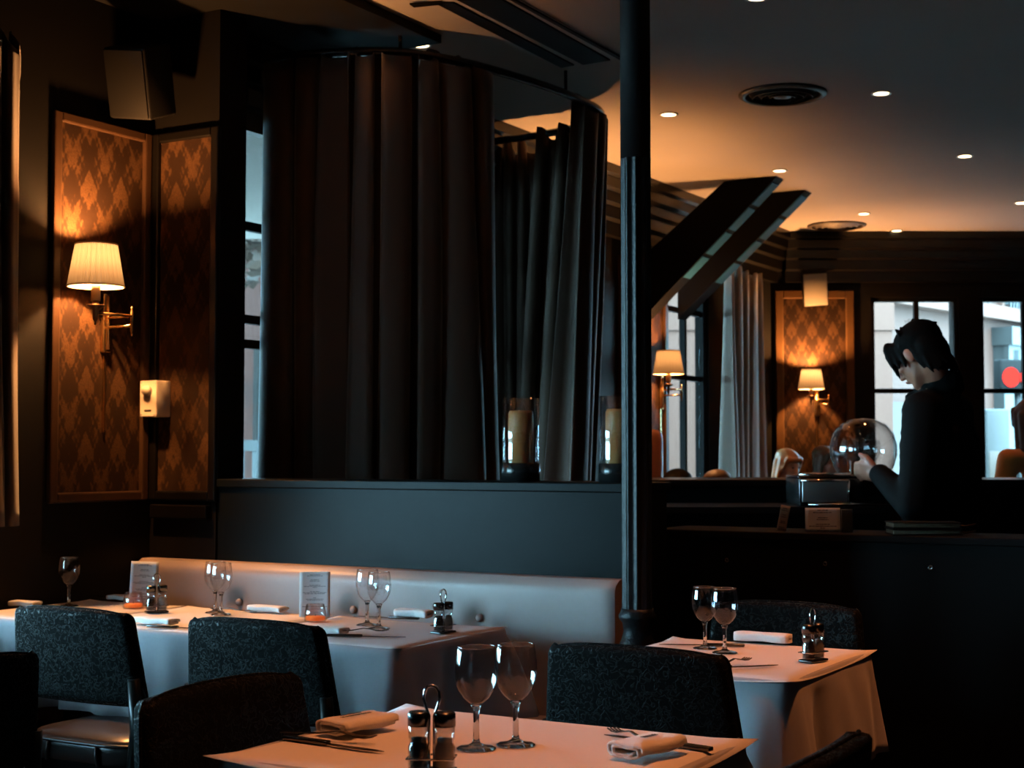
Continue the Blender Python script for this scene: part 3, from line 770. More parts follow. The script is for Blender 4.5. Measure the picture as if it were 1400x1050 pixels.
# menu cards with rows of print
ROWS = [(0.93, .34), (0.905, .50), (0.82, .28), (0.79, .34), (0.70, .36), (0.675, .72), (0.65, .14), (0.56, .32), (0.535, .78), (0.51, .66), (0.42, .12), (0.39, .58), (0.365, .50), (0.285, .32), (0.225, .80), (0.17, .55)]
def card(name, mat, w, h, loc, rz, lean, roll, rows, lab, cat, ink='ink_grey', bend=0.004, wk=0.012, hk=0.62):
    n = 8; vs = []; fs = []
    for j in range(n + 1):
        for i in range(n + 1):
            x = w * (i / n - 0.5); vs.append((x, bend * (1 - (2 * i / n - 1) ** 2), h * j / n))
    for j in range(n):
        for i in range(n): a = j * (n + 1) + i; fs.append((a, a + 1, a + n + 2, a + n + 1))
    o = MB().add(vs, fs, True).build(name, mat); m = o.modifiers.new('thick', 'SOLIDIFY'); m.thickness = 0.0008; m.offset = 1
    o.location = loc; o.rotation_euler = (lean, roll, rz); tag(o, lab, cat)
    mb = MB(); rnd = random.Random(len(lab))
    for (t, wd) in rows:
        x = -w * wd / 2
        while x < w * wd / 2:
            l = min(rnd.uniform(0.004, 0.011) * w / 0.09, w * wd / 2 - x); hh = h * wk * rnd.uniform(0.45, 0.6) * 1.0
            k = lambda q: bend * (1 - (2 * q / w) ** 2) - 0.0012
            mb.add([(x, k(x), h * t - hh), (x + l, k(x + l), h * t - hh), (x + l, k(x + l), h * t + hh), (x, k(x), h * t + hh)], [(0, 1, 2, 3)])
            x += l + 0.0014 * w / 0.09
    mb.build('print', ink, o)
    return o
p = at_z(187, 832, TZ); card('menu_card', 'card', 0.090, 0.148, (p.x + 0.01, p.y + 0.035, TZ + 0.002), ROT + 0.95, -0.05, 0.06, ROWS, 'pale blue printed menu card standing on the middle banquette table', 'menu card')
p = at_z(428, 846, TZ); card('menu_card', 'card', 0.094, 0.138, (p.x, p.y + 0.036, TZ + 0.002), ROT + 0.62, -0.05, 0.0, ROWS, 'white printed menu card standing on the banquette table nearest the column', 'menu card')

# ================================================================== candle holders on the ledge
def hurricane(px, lab):
    q = toR(at_a(px, 640, WALLA + 0.11)); root = empty('candle_holder', RW(q[0], WALLA + 0.11, 1.1655), ROT); tag(root, lab, 'candle holder', 'hurricane candle holders')
    MB().lathe([(0, 0), (0.064, 0), (0.064, 0.056), (0.060, 0.058), (0, 0.058)], 40).build('base', 'black_plastic', root)
    pr_ = [(0.056, 0.0585), (0.058, 0.062)]
    for k in range(4): pr_ += [(0.0600, 0.066 + 0.014 * k), (0.0575, 0.073 + 0.014 * k)]
    pr_ += [(0.0595, 0.125), (0.0595, 0.268), (0.0565, 0.268), (0.0565, 0.125), (0.0535, 0.062), (0.053, 0.0585)]
    MB().lathe(pr_, 48, close=True).build('glass_cylinder', 'thin', root)
    cd = MB().lathe([(0, 0.0586), (0.041, 0.0586), (0.041, 0.218), (0.036, 0.228), (0.020, 0.219), (0, 0.216)], 32).build('candle', 'candle_wax', root)
    MB().tube([(0, 0, 0.215), (0.002, 0, 0.226)], 0.0015, 6).build('wick', 'ink', cd)
hurricane(712, 'glass hurricane candle holder on the ledge, left one in full view')
hurricane(846, 'glass hurricane candle holder on the ledge, half hidden by the column')

# ================================================================== curtains
def curtain(name, path, z0, z1, mat, lab, cat='curtain', nf=7, amp=0.05, seed=0, lean=(0, 0), pinch=0.55, top_wave=0.035, group=None, wts=None, dens=16):
    rnd = random.Random(seed); pts = [Vector((p[0], p[1], 0)) for p in path]
    seg = [(pts[i + 1] - pts[i]).length for i in range(len(pts) - 1)]; L = sum(seg)
    def pos(s):
        s = max(0, min(L, s)); 
        for i, l in enumerate(seg):
            if s <= l or i == len(seg) - 1: return pts[i].lerp(pts[i + 1], min(1, s / l)), (pts[i + 1] - pts[i]).normalized()
            s -= l
    wts = wts or [rnd.uniform(0.45, 1.7) for _ in range(nf)]; nf = len(wts); tot = sum(wts); ed = [0]
    for x in wts: ed.append(ed[-1] + x / tot)
    am = [rnd.uniform(0.7, 1.25) for _ in range(nf)]
    nu = nf * dens; nz = 28; vs = []; fs = []
    for j in range(nz + 1):
        t = j / nz; z = z0 + (z1 - z0) * t
        for i in range(nu + 1):
            s = i / nu; k = 0
            while k < nf - 1 and s > ed[k + 1]: k += 1
            q = (s - ed[k]) / (ed[k + 1] - ed[k])
            ph = 2 * PI * q + 0.5 * math.sin(2 * PI * q)
            A = amp * am[k] * (pinch + (1 - pinch) * (1 - t) ** 0.8) * (1 + 0.15 * math.sin(5 * t + k * 2.1))
            p, d = pos(s * L); n = Vector((-d.y, d.x, 0))
            off = n * (A * (math.cos(ph) + 0.28 * math.cos(2 * ph + 2.3 * k + 1.1 * t) + 0.13 * math.cos(3 * ph + k))) + d * (0.5 * A * math.sin(2 * ph) + 0.02 * math.sin(3 * t + k) * (1 - t))
            zz = z + (top_wave * math.cos(ph) * am[k] if j == nz else 0)
            b = 1 - t
            vs.append((p.x + off.x + lean[0] * b, p.y + off.y + lean[1] * b, zz))
    for j in range(nz):
        for i in range(nu): a = j * (nu + 1) + i; fs.append((a, a + 1, a + nu + 2, a + nu + 1))
    o = MB().add(vs, fs, True).build(name, mat, None, (0, 0, 0), ROT)
    m = o.modifiers.new('thick', 'SOLIDIFY'); m.thickness = 0.004
    tag(o, lab, cat, group); return o
RAILZ = 2.80
rail_pts = [(WR / 0.939 + 0.03, 4.82), (-3.95, 4.84), (-3.62, 4.93), (-3.44, 5.04), (-3.33, 5.22), (-3.26, 5.45), (-3.20, 5.80), (-3.18, 6.10), (-3.20, 6.38), (-3.30, 6.55), (-3.48, 6.66), (-3.75, 6.72), (WR / 0.939 + 0.03, 6.74)]
rail_pts = [(r * 0.939, a * 0.939) for r, a in rail_pts]
def smooth_path(p, n=6):
    out = []
    for i in range(len(p) - 1):
        a = Vector(p[max(i - 1, 0)]); b = Vector(p[i]); c = Vector(p[i + 1]); d = Vector(p[min(i + 2, len(p) - 1)])
        for k in range(n):
            t = k / n; out.append(0.5 * ((2 * b) + (c - a) * t + (2 * a - 5 * b + 4 * c - d) * t * t + (3 * b - a - 3 * c + d) * t ** 3))
    out.append(Vector(p[-1])); return out
rp = smooth_path(rail_pts)
rl = MB().tube([(p.x, p.y, RAILZ) for p in rp], 0.018, 10).build('curtain_rail', 'black_plastic', None, (0, 0, 0), ROT)
tag(rl, 'curved black curtain rail around the entrance under the ceiling', 'curtain rail')
for i in (18, 40, 58):
    p = rp[i]; MB().tube([(p.x, p.y, RAILZ), (p.x, p.y, CEIL)], 0.008, 6).build('ceiling_hanger', 'black_plastic', rl)
sub = lambda a, b: [(p.x, p.y) for p in rp[a:b]]
curtain('curtain', [(-3.775, 4.55)] + sub(9, 31), 0.03, RAILZ + 0.0, 'curtain', 'tall dark brown curtain filling the left of the ledge', wts=[0.95, 0.5, 0.7, 0.45, 0.8, 0.42, 0.9, 0.6], amp=0.085, seed=4, group='entrance curtains')
curtain('curtain', sub(43, 66), 0.03, RAILZ + 0.0, 'curtain', 'dark curtain hanging at the far turn of the curved rail beside the column', nf=6, amp=0.06, seed=9, lean=(-0.16, 0.0), group='entrance curtains')
curtain('curtain', [(p.x, p.y + 0.10) for p in rp[61:72]], 0.03, RAILZ - 0.02, 'curtain', 'narrow dark curtain in the entrance between the two big curtains', nf=6, amp=0.045, seed=12, group='entrance curtains')
curtain('curtain', [(WR + 0.14, 10.02), (WR + 0.16, 9.68), (WR + 0.16, 9.40)], 0.05, 2.50, 'curtain_pale', 'pale curtain beside the far street window', nf=4, amp=0.06, seed=3, lean=(0.0, -0.08))
curtain('curtain', [(WR + 0.05, 3.18), (WR + 0.06, 3.30), (WR + 0.05, 3.43)], 1.02, 2.62, 'curtain', 'curtain edge at the left border of the photo', nf=3, amp=0.045, seed=6)

# ================================================================== wall lamps
def sconce(loc, rz, elbow, lampo, zl, lab, energy, sc=1.0, cord=0.40):
    """origin = wall mount; local x along the wall, -y out of the wall"""
    root = empty('wall_lamp', loc, rz); tag(root, lab, 'wall lamp', 'swing arm wall lamps')
    mnt = (0, -0.022)
    MB().rbox(-0.018, 0.018, -0.02, 0, -0.10, 0.11, 0.004).build('wall_plate', 'brass', root)
    MB().tube([(mnt[0], mnt[1], -0.09), (mnt[0], mnt[1], 0.10)], 0.006, 10).build('post', 'brass', root)
    ar = MB()
    for dz in (-0.012, 0.022): ar.tube([(mnt[0], mnt[1], dz), (elbow[0], elbow[1], dz)], 0.005, 8)
    ar.tube([(elbow[0], elbow[1], 0.022), (lampo[0], lampo[1], 0.022)], 0.0055, 8)
    ar.build('arm', 'brass', root)
    MB().lathe([(0, -0.05), (0.004, -0.045), (0.002, -0.036), (0.006, -0.03), (0.006, 0.035), (0.003, 0.045), (0.005, 0.052), (0, 0.058)], 12, (elbow[0], elbow[1], 0)).build('knuckle', 'brass', root)
    x, y = lampo
    MB().lathe([(0, -0.02), (0.005, -0.018), (0.004, -0.008), (0.009, 0.0), (0.010, 0.035), (0.030, 0.045), (0.031, 0.050), (0.012, 0.052), (0.012, 0.064), (0, 0.064)], 20, (x, y, 0)).build('bobeche', 'antique_brass', root)
    MB().lathe([(0, 0.064), (0.0155, 0.064), (0.0155, 0.15), (0, 0.15)], 16, (x, y, 0)).build('candle_sleeve', 'candle_sleeve', root)
    # pleated shade
    N = 120; zb, zt, rb, rt = zl - 0.072, zl + 0.072, 0.094, 0.069; vs = []; fs = []
    for q in range(7):
        t = q / 6
        for i in range(N):
            an = 2 * PI * i / N; r = (rb + (rt - rb) * t) + 0.0016 * (1 if i % 2 else -1) + 0.0008 * math.sin(i * 1.7)
            vs.append((x + r * math.cos(an), y + r * math.sin(an), zb + (zt - zb) * t))
    for q in range(6):
        for i in range(N): fs.append((q * N + i, q * N + (i + 1) % N, (q + 1) * N + (i + 1) % N, (q + 1) * N + i))
    sh = MB().add(vs, fs, False).build('lamp_shade', 'lamp_shade', root)
    MB().tube([(x + (rb + 0.001) * math.cos(2 * PI * i / 40), y + (rb + 0.001) * math.sin(2 * PI * i / 40), zb) for i in range(40)], 0.003, 6, closed=True).build('shade_rim', 'lamp_shade', sh)
    MB().tube([(x + (rt + 0.001) * math.cos(2 * PI * i / 40), y + (rt + 0.001) * math.sin(2 * PI * i / 40), zt) for i in range(40)], 0.003, 6, closed=True).build('shade_rim', 'lamp_shade', sh)
    MB().ball((x, y, 0.172), (0.013, 0.013, 0.022), 12, 8).build('bulb', 'bulb', root)
    MB().box(-0.004, 0.004, -0.008, 0, -0.10 - cord, -0.10).build('cord_cover', 'brass', root)
    lamp('wall_lamp_light', 'POINT', energy, WARM, (x, y, 0.205), root, 0.022)
    return root
q = toR(at_r(140, 444, WR)); sconce(RW(WR + 0.006, q[1], q[2]), RZW, (-0.02, -0.155), (-0.165, -0.128), 0.185, 'lit swing arm wall lamp with pleated cream shade, on the left wall', 140.0, cord=0.28)
sconce(RW(WR + 0.006, 8.64, 1.25 + (622 - 536) / F * 9.2), RZW, (0.0, -0.15), (-0.15, -0.128), 0.185, 'lit wall lamp with cream shade, just right of the iron column', 75.0)
q = at_Y(1116, 551, FARY); sconce((q.x, FARY - 0.006, q.z), 0, (0.065, -0.12), (-0.065, -0.14), 0.170, 'lit wall lamp with cream shade, on the far damask wall beside the windows', 150.0, cord=0.26)
# one more of the same lamps on the street wall, behind the entrance curtain
sconce(RW(WR + 0.006, 7.2, 1.70), RZW, (0.0, -0.15), (-0.15, -0.128), 0.185, 'lit wall lamp on the street wall behind the entrance curtain', 105.0)

# ================================================================== ceiling: spotlights, vents
def spotlight(loc, lab, energy=22, size=1.25, group='recessed ceiling spotlights'):
    root = empty('ceiling_spotlight', loc, 0); tag(root, lab, 'spotlight', group)
    MB().lathe([(0.034, -0.001), (0.046, -0.001), (0.046, -0.006), (0.034, -0.004)], 24, close=True).build('trim_ring', 'steel', root)
    MB().lathe([(0, -0.004), (0.034, -0.004), (0.034, -0.001), (0, -0.001)], 20).build('lens', 'bulb', root)
    lamp('spot_light', 'SPOT', energy, WARM2, (0, 0, -0.02), root, 0.03, spot_size=size, spot_blend=0.6)
SP = [((575, 61), 'ceiling spotlight above the brown curtain'), ((914, 156), 'ceiling spotlight just right of the column head'),
      ((1205, 127), 'ceiling spotlight right of the large round vent'), ((1319, 213), 'ceiling spotlight near the right border, above the bartender'),
      ((1066, 233), 'ceiling spotlight at the tip of the slanted brace'), ((1181, 292), 'ceiling spotlight just above the small round vent'),
      ((1226, 315), 'ceiling spotlight nearest the far cornice'), ((1396, 277), 'ceiling spotlight at the right border of the photo'),
      ((1035, -4), 'ceiling spotlight at the top border of the photo')]
for (px, py), lab in SP:
    p = at_z(px, py, CEIL); spotlight((p.x, p.y, CEIL), lab)
for (r, a, e, sz, tl_) in ((-1.2, 2.2, 112, 0.85, 'the nearest table'), (-0.75, 3.55, 110, 0.95, 'the table right of the column'), (-2.2, 3.4, 16, 0.9, 'the banquette table nearest the column'), (-1.3, 4.2, 45, 0.85, 'the studded black partition, added to brighten its card')):  # the partition spot is an added unseen lamp that brightens the printed card
    p = RW(r, a, CEIL); spotlight(p, 'recessed ceiling spotlight shining down on ' + tl_, e, sz)

vt = empty('air_vent', (0, 0, 0), 0); tag(vt, 'long double slot air vent in the ceiling left of the column', 'air vent')
def slot(pts, mat, z0, z1, name):
    w_ = [at_z(px, py, CEIL) for px, py in pts]
    MB().add([(p.x, p.y, z0) for p in w_] + [(p.x, p.y, z1) for p in w_], [(0, 1, 2, 3), (7, 6, 5, 4)] + [(i, (i + 1) % 4, 4 + (i + 1) % 4, 4 + i) for i in range(4)]).build(name, mat, vt)
slot([(570, -10), (690, -14), (860, 82), (764, 95)], 'ceiling', CEIL - 0.006, CEIL - 0.001, 'surround')
slot([(594, 0), (620, 0), (785, 86), (767, 89)], 'matt_black', CEIL - 0.012, CEIL - 0.006, 'slot')
slot([(625, -4), (684, -6), (834, 79), (797, 85)], 'matt_black', CEIL - 0.012, CEIL - 0.006, 'slot')
slot([(690, -8), (697, -8), (858, 80), (850, 80)], 'matt_black', CEIL - 0.012, CEIL - 0.006, 'edge_strip')
slot([(560, 2), (604, -2), (606, 2), (566, 6)], 'matt_black', CEIL - 0.012, CEIL - 0.006, 'edge_strip')

def round_vent(px, py, R, lab):
    p = at_z(px, py, CEIL); root = empty('round_vent', (p.x, p.y, CEIL), 0); tag(root, lab, 'air vent', 'round ceiling vents')
    MB().lathe([(R * 0.86, -0.001), (R, -0.001), (R, -0.008), (R * 0.9, -0.018), (R * 0.84, -0.012)], 40, close=True).build('outer_ring', 'vent_dark', root)
    for k in range(3):
        q = R * (0.76 - 0.2 * k); MB().lathe([(q, -0.004), (q - 0.006 - R * 0.06, -0.024), (q - R * 0.08, -0.022), (q - 0.002, -0.001)], 36, close=True).build('louvre_ring', 'vent_dark', root)
    MB().lathe([(0, -0.0008), (R * 0.86, -0.0008), (R * 0.86, -0.0002), (0, -0.0002)], 36).build('duct', 'matt_black', root)
    MB().lathe([(0, -0.02), (R * 0.2, -0.018), (R * 0.22, -0.012), (0, -0.006)], 24).build('centre_cone', 'vent_dark', root)
grainy('vent_dark', (0.05, 0.04, 0.032), (0.07, 0.055, 0.045), 0.5, 30)
round_vent(1070, 128, 0.20, 'large round louvred vent in the ceiling right of the column')
round_vent(1144, 308, 0.21, 'round louvred vent in the ceiling near the far cornice')

# slanted braces from the ceiling down to the street wall
def brace(a0, t, r_top0, r_top1, zb_lo, zb_hi, lab):
    root = empty('slanted_brace', RW(0, 0), ROT); tag(root, lab, 'brace', 'slanted ceiling braces')
    poly = [(WR + 0.005, zb_lo), (r_top1, CEIL - 0.004), (r_top0, CEIL - 0.004), (WR + 0.005, zb_hi)]
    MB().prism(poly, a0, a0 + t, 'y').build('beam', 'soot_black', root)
    A = Vector((WR, zb_lo)); Bv = Vector((r_top1, CEIL - 0.004)); d = (Bv - A); n = Vector((d.y, -d.x)).normalized() * 0.006
    for k in range(4):
        p0 = A + d * (0.30 + 0.172 * k); p1 = A + d * (0.30 + 0.172 * k + 0.148)
        MB().prism([(p0.x, p0.y), (p1.x, p1.y), (p1.x + n.x, p1.y + n.y), (p0.x + n.x, p0.y + n.y)], a0 + 0.01, a0 + t - 0.01, 'y').build('daylight_strip', 'painted_daylight', root)
brace(8.41, 0.13, -3.38, -3.05, 2.10, 2.48, 'slanted dark brace with blue daylight painted along its segmented edge, the one nearer the column')
brace(8.93, 0.13, -3.31, -3.05, 2.13, 2.48, 'slanted dark brace with blue daylight painted along its segmented edge, the one nearer the far wall')

# ================================================================== loudspeakers, thermostat
def speaker(loc, rz, tilt, roll, mat, lab):
    root = empty('loudspeaker', loc, rz); tag(root, lab, 'loudspeaker', 'wall loudspeakers'); root.rotation_euler = (tilt, roll, rz)
    MB().rbox(-0.09, 0.09, -0.075, 0.075, -0.125, 0.125, 0.008).build('cabinet', 'speaker_black', root)
    MB().rbox(-0.084, 0.084, -0.083, -0.075, -0.119, 0.119, 0.003).build('grille', mat, root)
    MB().tube([(0, 0.07, 0), (0, 0.20, 0.02)], 0.012, 8).build('bracket', 'black_plastic', root)
q = toR(at_a(192, 111, WALLA - 0.20)); speaker(RW(*q), ROT + 0.10, 0.35, 0.14, 'speaker_black', 'dark loudspeaker tilted down high on the left wall')
q = at_Y(1114, 393, FARY - 0.18); speaker(q, -0.15, 0.32, -0.05, 'speaker_cream', 'loudspeaker above the lamp on the far damask wall')

q = toR(at_a(224, 546, WALLA)); th = empty('thermostat', RW(q[0], WALLA - 0.007, q[2]), ROT); tag(th, 'small cream thermostat box with round knob on the left wall', 'thermostat')
MB().rbox(-0.040, 0.040, -0.075, 0, -0.066, 0.066, 0.004).build('housing', 'plaster_box', th)
MB().lathe([(0, 0), (0.019, 0), (0.017, 0.018), (0, 0.02)], 20).build('knob', 'plaster_box', th).location = (0, -0.075, 0.028)
th.children[-1].rotation_euler = (PI / 2, 0, 0)
MB().box(-0.016, 0.016, -0.0765, -0.075, -0.046, -0.040).build('slot', 'ink', th)
for sx in (-1, 1):
    for sz in (-1, 1): MB().ball((sx * 0.032, -0.075, sz * 0.057), 0.003, 8, 6).build('screw', 'steel', th)

# ================================================================== bar side
pt = empty('studded_partition', RW(0, 0), ROT); tag(pt, 'black waist-high partition with small metal studs behind the right table', 'partition')
PA = 4.75
MB().box(-2.18, 2.6, PA, PA + 0.28, 0, 0.97).build('panel', 'dark_wall', pt)
bevel(MB().box(-2.18, 2.6, PA - 0.01, PA + 0.29, 0.97, 0.995).build('shelf', 'matt_black', pt), 0.004)
for i in range(9):
    MB().lathe([(0.0035, 0), (0.0075, 0.001), (0.0080, 0.004), (0.0035, 0.005)], 14, close=True).build('stud', 'chrome', pt).location = (-1.907 + 0.3405 * i, PA, 0.897)
for c in pt.children:
    if c.name.startswith('stud'): c.rotation_euler = (PI / 2, 0, 0)
# cards on the shelf
def shelf_pt(px, dz=0.0): return RW(toR(at_a(px, 720, PA + 0.10))[0], PA + 0.10, 0.996 + dz)
card('price_card', 'card', 0.115, 0.078, shelf_pt(1125), ROT + 0.45, -0.06, 0, [(0.90, .30), (0.80, .55), (0.58, .28), (0.50, .34), (0.30, .40), (0.22, .78), (0.14, .14), (0.03, .34)], 'small white printed card standing on the black partition', 'card', 'ink', 0.0, 0.03)
card('price_tag', 'card_tan', 0.032, 0.085, shelf_pt(1068), ROT + 0.45, -0.06, 0.20, [(0.88, .5), (0.80, .7), (0.62, .4), (0.54, .5), (0.36, .5), (0.30, .6), (0.12, .6), (0.06, .7)], 'narrow orange printed tag leaning on the black partition', 'card', 'ink', 0.0, 0.03)
base('glass_dark', (0.04, 0.05, 0.05), 0.15)
o = MB().rbox(-0.018, 0.018, -0.01, 0.01, 0, 0.075, 0.002).build('card_holder', 'glass_dark', None, shelf_pt(1158), ROT + 0.45); tag(o, 'dark glossy card holder beside the printed card', 'card holder')
# folded menus / books lying on the shelf
grainy('book_pages', (0.12, 0.085, 0.05), (0.22, 0.16, 0.10), 0.8, 90)
for k, (z, l) in enumerate(((0.996, 'lower of the two brown bound menus lying on the black partition'), (1.017, 'upper of the two brown bound menus lying on the black partition'))):
    p = shelf_pt(1270); root = empty('bound_menu', (p.x, p.y, z), ROT + 0.48); tag(root, l, 'menu', 'bound menus')
    MB().rbox(-0.125, 0.085, -0.06, 0.06, 0.003, 0.016, 0.002).build('pages', 'book_pages', root)
    MB().box(-0.128, 0.09, -0.065, 0.065, 0, 0.003).box(-0.128, 0.09, -0.065, 0.065, 0.016, 0.019).build('cover', 'matt_black', root)
    MB().tube([(0.085, -0.04, 0.010), (0.105, -0.045, 0.007), (0.125, -0.04, 0.010), (0.14, -0.03, 0.013)], 0.003, 6).build('cord', 'antique_brass', root)

# the bar proper (frontal)
BY = 6.15
bz = lambda py, Y: 1.25 - (py - 622) / F * Y
bar = empty('bar_counter', (0, 0, 0), 0); tag(bar, 'long black bar counter behind the bartender', 'bar counter')
MB().box(0.56, 4.6, BY + 0.02, BY + 0.5, 0, 1.12).build('front', 'dark_wall', bar)
bevel(MB().box(0.56, 4.6, BY - 0.02, BY + 0.55, 1.12, 1.15).build('top', 'dark_wood', bar), 0.006)
p = at_Y(905, 687, BY); rg = MB().lathe([(0.013, 0), (0.019, 0), (0.019, 0.006), (0.013, 0.004)], 24, close=True).build('ring_pull', 'dark_steel', bar); rg.location = (p.x, BY + 0.02, p.z); rg.rotation_euler = (PI / 2, 0, 0)
sv = empty('service_counter', (0, 0, 0), 0); tag(sv, 'low black service counter in front of the bar', 'counter')
MB().box(0.47, 1.42, 5.66, BY - 0.03, 0, 1.03).build('front', 'dark_wall', sv)
MB().box(0.46, 1.43, 5.64, BY - 0.025, 1.03, 1.055).build('top', 'matt_black', sv)
# steel till / ice well
ti = empty('steel_till', (0, 0, 1.056), 0); tag(ti, 'brushed steel till under the bartender\'s hand', 'till')
x0, x1 = (1092 - 700) / F * 5.7, (1222 - 700) / F * 5.7
MB().rbox(x0, x1, 5.70, 5.98, 0.0, 0.105, 0.004).build('body', 'dark_steel', ti)
MB().rbox(x0 + 0.01, x0 + 0.180, 5.692, 5.70, 0.016, 0.092, 0.002).build('front_plate', 'steel', ti)
MB().tube([(x0 + 0.004, 5.69, 0.097), (x0 + 0.186, 5.69, 0.097)], 0.005, 8).build('rail', 'chrome', ti)
MB().tube([(x0 + 0.002, 5.72, 0.120), (x0 + 0.20, 5.72, 0.120)], 0.007, 8).build('rail', 'chrome', ti)
MB().tube([(x0 + 0.03, 5.69, 0.006), (x0 + 0.36, 5.69, 0.006)], 0.006, 8).build('rail', 'chrome', ti)
MB().tube([(x0 + 0.186, 5.69, 0.010), (x0 + 0.186, 5.69, 0.097)], 0.004, 8).build('rail', 'chrome', ti)
MB().rbox(x0 - 0.002, x1, 5.71, 5.97, 0.105, 0.116, 0.003).build('lid', 'dark_steel', ti)

# glass dome with glasses under it, on the bar
dm = empty('glass_dome', ((1180 - 700) / F * 6.45, 6.45, 1.151), 0); tag(dm, 'large clear glass dome on the bar beside the bartender', 'glass dome')
pf = [(0.10, 0.004), (0.128, 0.05), (0.142, 0.10), (0.142, 0.14), (0.128, 0.19), (0.098, 0.228), (0.05, 0.252), (0.0005, 0.258)]
MB().lathe([(r - 0.0025 if r > 0.01 else r, z - (0.002 if z > 0.1 else 0)) for r, z in reversed(pf)] , 40).build('inner_wall', 'thin', dm)
MB().lathe(pf, 40).build('bowl', 'thin', dm)
MB().lathe([(0, 0), (0.11, 0), (0.11, 0.006), (0, 0.006)], 32).build('foot', 'dark_steel', dm)
gsm = make_glass(0.155)
for k, (dx, dy, l) in enumerate(((-0.06, -0.02, 'left wine glass under the glass dome'), (0.015, -0.05, 'front wine glass under the glass dome'), (0.05, 0.04, 'rear wine glass under the glass dome'))):
    o = gsm if k == 0 else copy_tree(gsm)
    o.location = dm.location + Vector((dx, dy, 0.0065)); tag(o, l, 'wine glass', 'glasses under the dome')

# tan chair with a dark coat, seen right of the column
tc = empty('tan_armchair', at_Y(893, 700, 7.6) * 1.0, -0.4); tc.location.z = 0
tag(tc, 'tan leather chair back just right of the column', 'chair')
MB().rbox(-0.24, 0.05, -0.05, 0.05, 0.5, 1.38, 0.045, 4).build('backrest', 'tan_leather', tc)
MB().rbox(-0.24, 0.05, 0.0, 0.5, 0.42, 0.52, 0.03, 3).build('seat', 'tan_leather', tc)
for sx in (-0.22, 0.03):
    for sy in (-0.02, 0.46): MB().box(sx - 0.018, sx + 0.018, sy - 0.018, sy + 0.018, 0, 0.43).build('leg', 'dark_wood', tc)

# ================================================================== people
TMP = bpy.data.scenes.new('workbench')
def ico(n):
    bm = bmesh.new(); bmesh.ops.create_icosphere(bm, subdivisions=n, radius=1.0); bm.verts.index_update()
    t = ([v.co.copy() for v in bm.verts], [[v.index for v in f.verts] for f in bm.faces]); bm.free(); return t
ICO2 = ico(2); ICO3 = ico(3)
def remesh(parts, voxel, smooth=4):
    """capsules (p0,r0,p1,r1) and ellipsoids (c,(rx,ry,rz),rot) fused into one continuous surface"""
    vs = []; fs = []
    def put(mt, tpl):
        o = len(vs); vs.extend((mt @ v)[:] for v in tpl[0]); fs.extend(tuple(i + o for i in f) for f in tpl[1])
    for q in parts:
        if len(q) == 4:
            p0, r0, p1, r1 = Vector(q[0]), q[1], Vector(q[2]), q[3]
            n = min(9, max(3, int((p1 - p0).length / max(0.3 * min(r0, r1), 0.004))))
            for i in range(n + 1):
                t = i / n; put(Matrix.Translation(p0.lerp(p1, t)) @ Matrix.Scale(r0 + (r1 - r0) * t, 4), ICO2)
        else:
            c, r, rot = q
            put(Matrix.Translation(c) @ rot.to_matrix().to_4x4() @ Matrix.Diagonal((r[0], r[1], r[2], 1)), ICO3)
    me = bpy.data.meshes.new('tmp'); me.from_pydata(vs, [], fs); me.update()
    o = bpy.data.objects.new('tmp', me); TMP.collection.objects.link(o)
    m = o.modifiers.new('r', 'REMESH'); m.mode = 'VOXEL'; m.voxel_size = voxel
    s_ = o.modifiers.new('s', 'SMOOTH'); s_.factor = 0.5; s_.iterations = smooth
    vl = TMP.view_layers[0]; vl.update(); dg = vl.depsgraph
    out = bpy.data.meshes.new_from_object(o.evaluated_get(dg))
    bpy.data.objects.remove(o); bpy.data.meshes.remove(me)
    for p in out.polygons: p.use_smooth = True
    return out
def mobj(name, me, mat, parent):
    me.name = name; me.materials.clear(); me.materials.append(M[mat]); o = bpy.data.objects.new(name, me); C.objects.link(o); o.parent = parent; return o
from mathutils import Quaternion, Euler
Q0 = Euler((0, 0, 0))
def head_parts(c, yaw, pitch, k=1.0):
    """head facing local +y turned by yaw about z, tipped down by pitch"""
    R = Matrix.Rotation(yaw, 3, 'Z') @ Matrix.Rotation(-pitch, 3, 'X')
    P = lambda x, y, z: Vector(c) + R @ (Vector((x, y, z)) * k)
    e = R.to_euler()
    sk = [(P(0, -0.008, 0.030), (0.074 * k, 0.092 * k, 0.085 * k), e), (P(0, 0.028, -0.022), (0.060 * k, 0.058 * k, 0.080 * k), e),
          (P(0, 0.060, -0.082), (0.026 * k, 0.020 * k, 0.020 * k), e), (P(0.035, 0.03, -0.06), 0.022 * k, P(0.012, 0.062, -0.084), 0.018 * k), (P(-0.035, 0.03, -0.06), 0.022 * k, P(-0.012, 0.062, -0.084), 0.018 * k),
          (P(0, 0.083, 0.022), 0.010 * k, P(0, 0.104, -0.018), 0.013 * k), (P(0.012, 0.092, -0.022), 0.008 * k, P(-0.012, 0.092, -0.022), 0.008 * k),
          (P(0.03, 0.080, 0.030), 0.010 * k, P(-0.03, 0.080, 0.030), 0.010 * k), (P(0.016, 0.082, -0.050), 0.009 * k, P(-0.016, 0.082, -0.050), 0.009 * k)]
    for s in (-1, 1):
        sk.append((P(s * 0.076, -0.008, 0.0), (0.010 * k, 0.020 * k, 0.032 * k), e))
        sk.append((P(s * 0.04, 0.062, -0.012), (0.022 * k, 0.018 * k, 0.018 * k), e))
    return sk, P, e
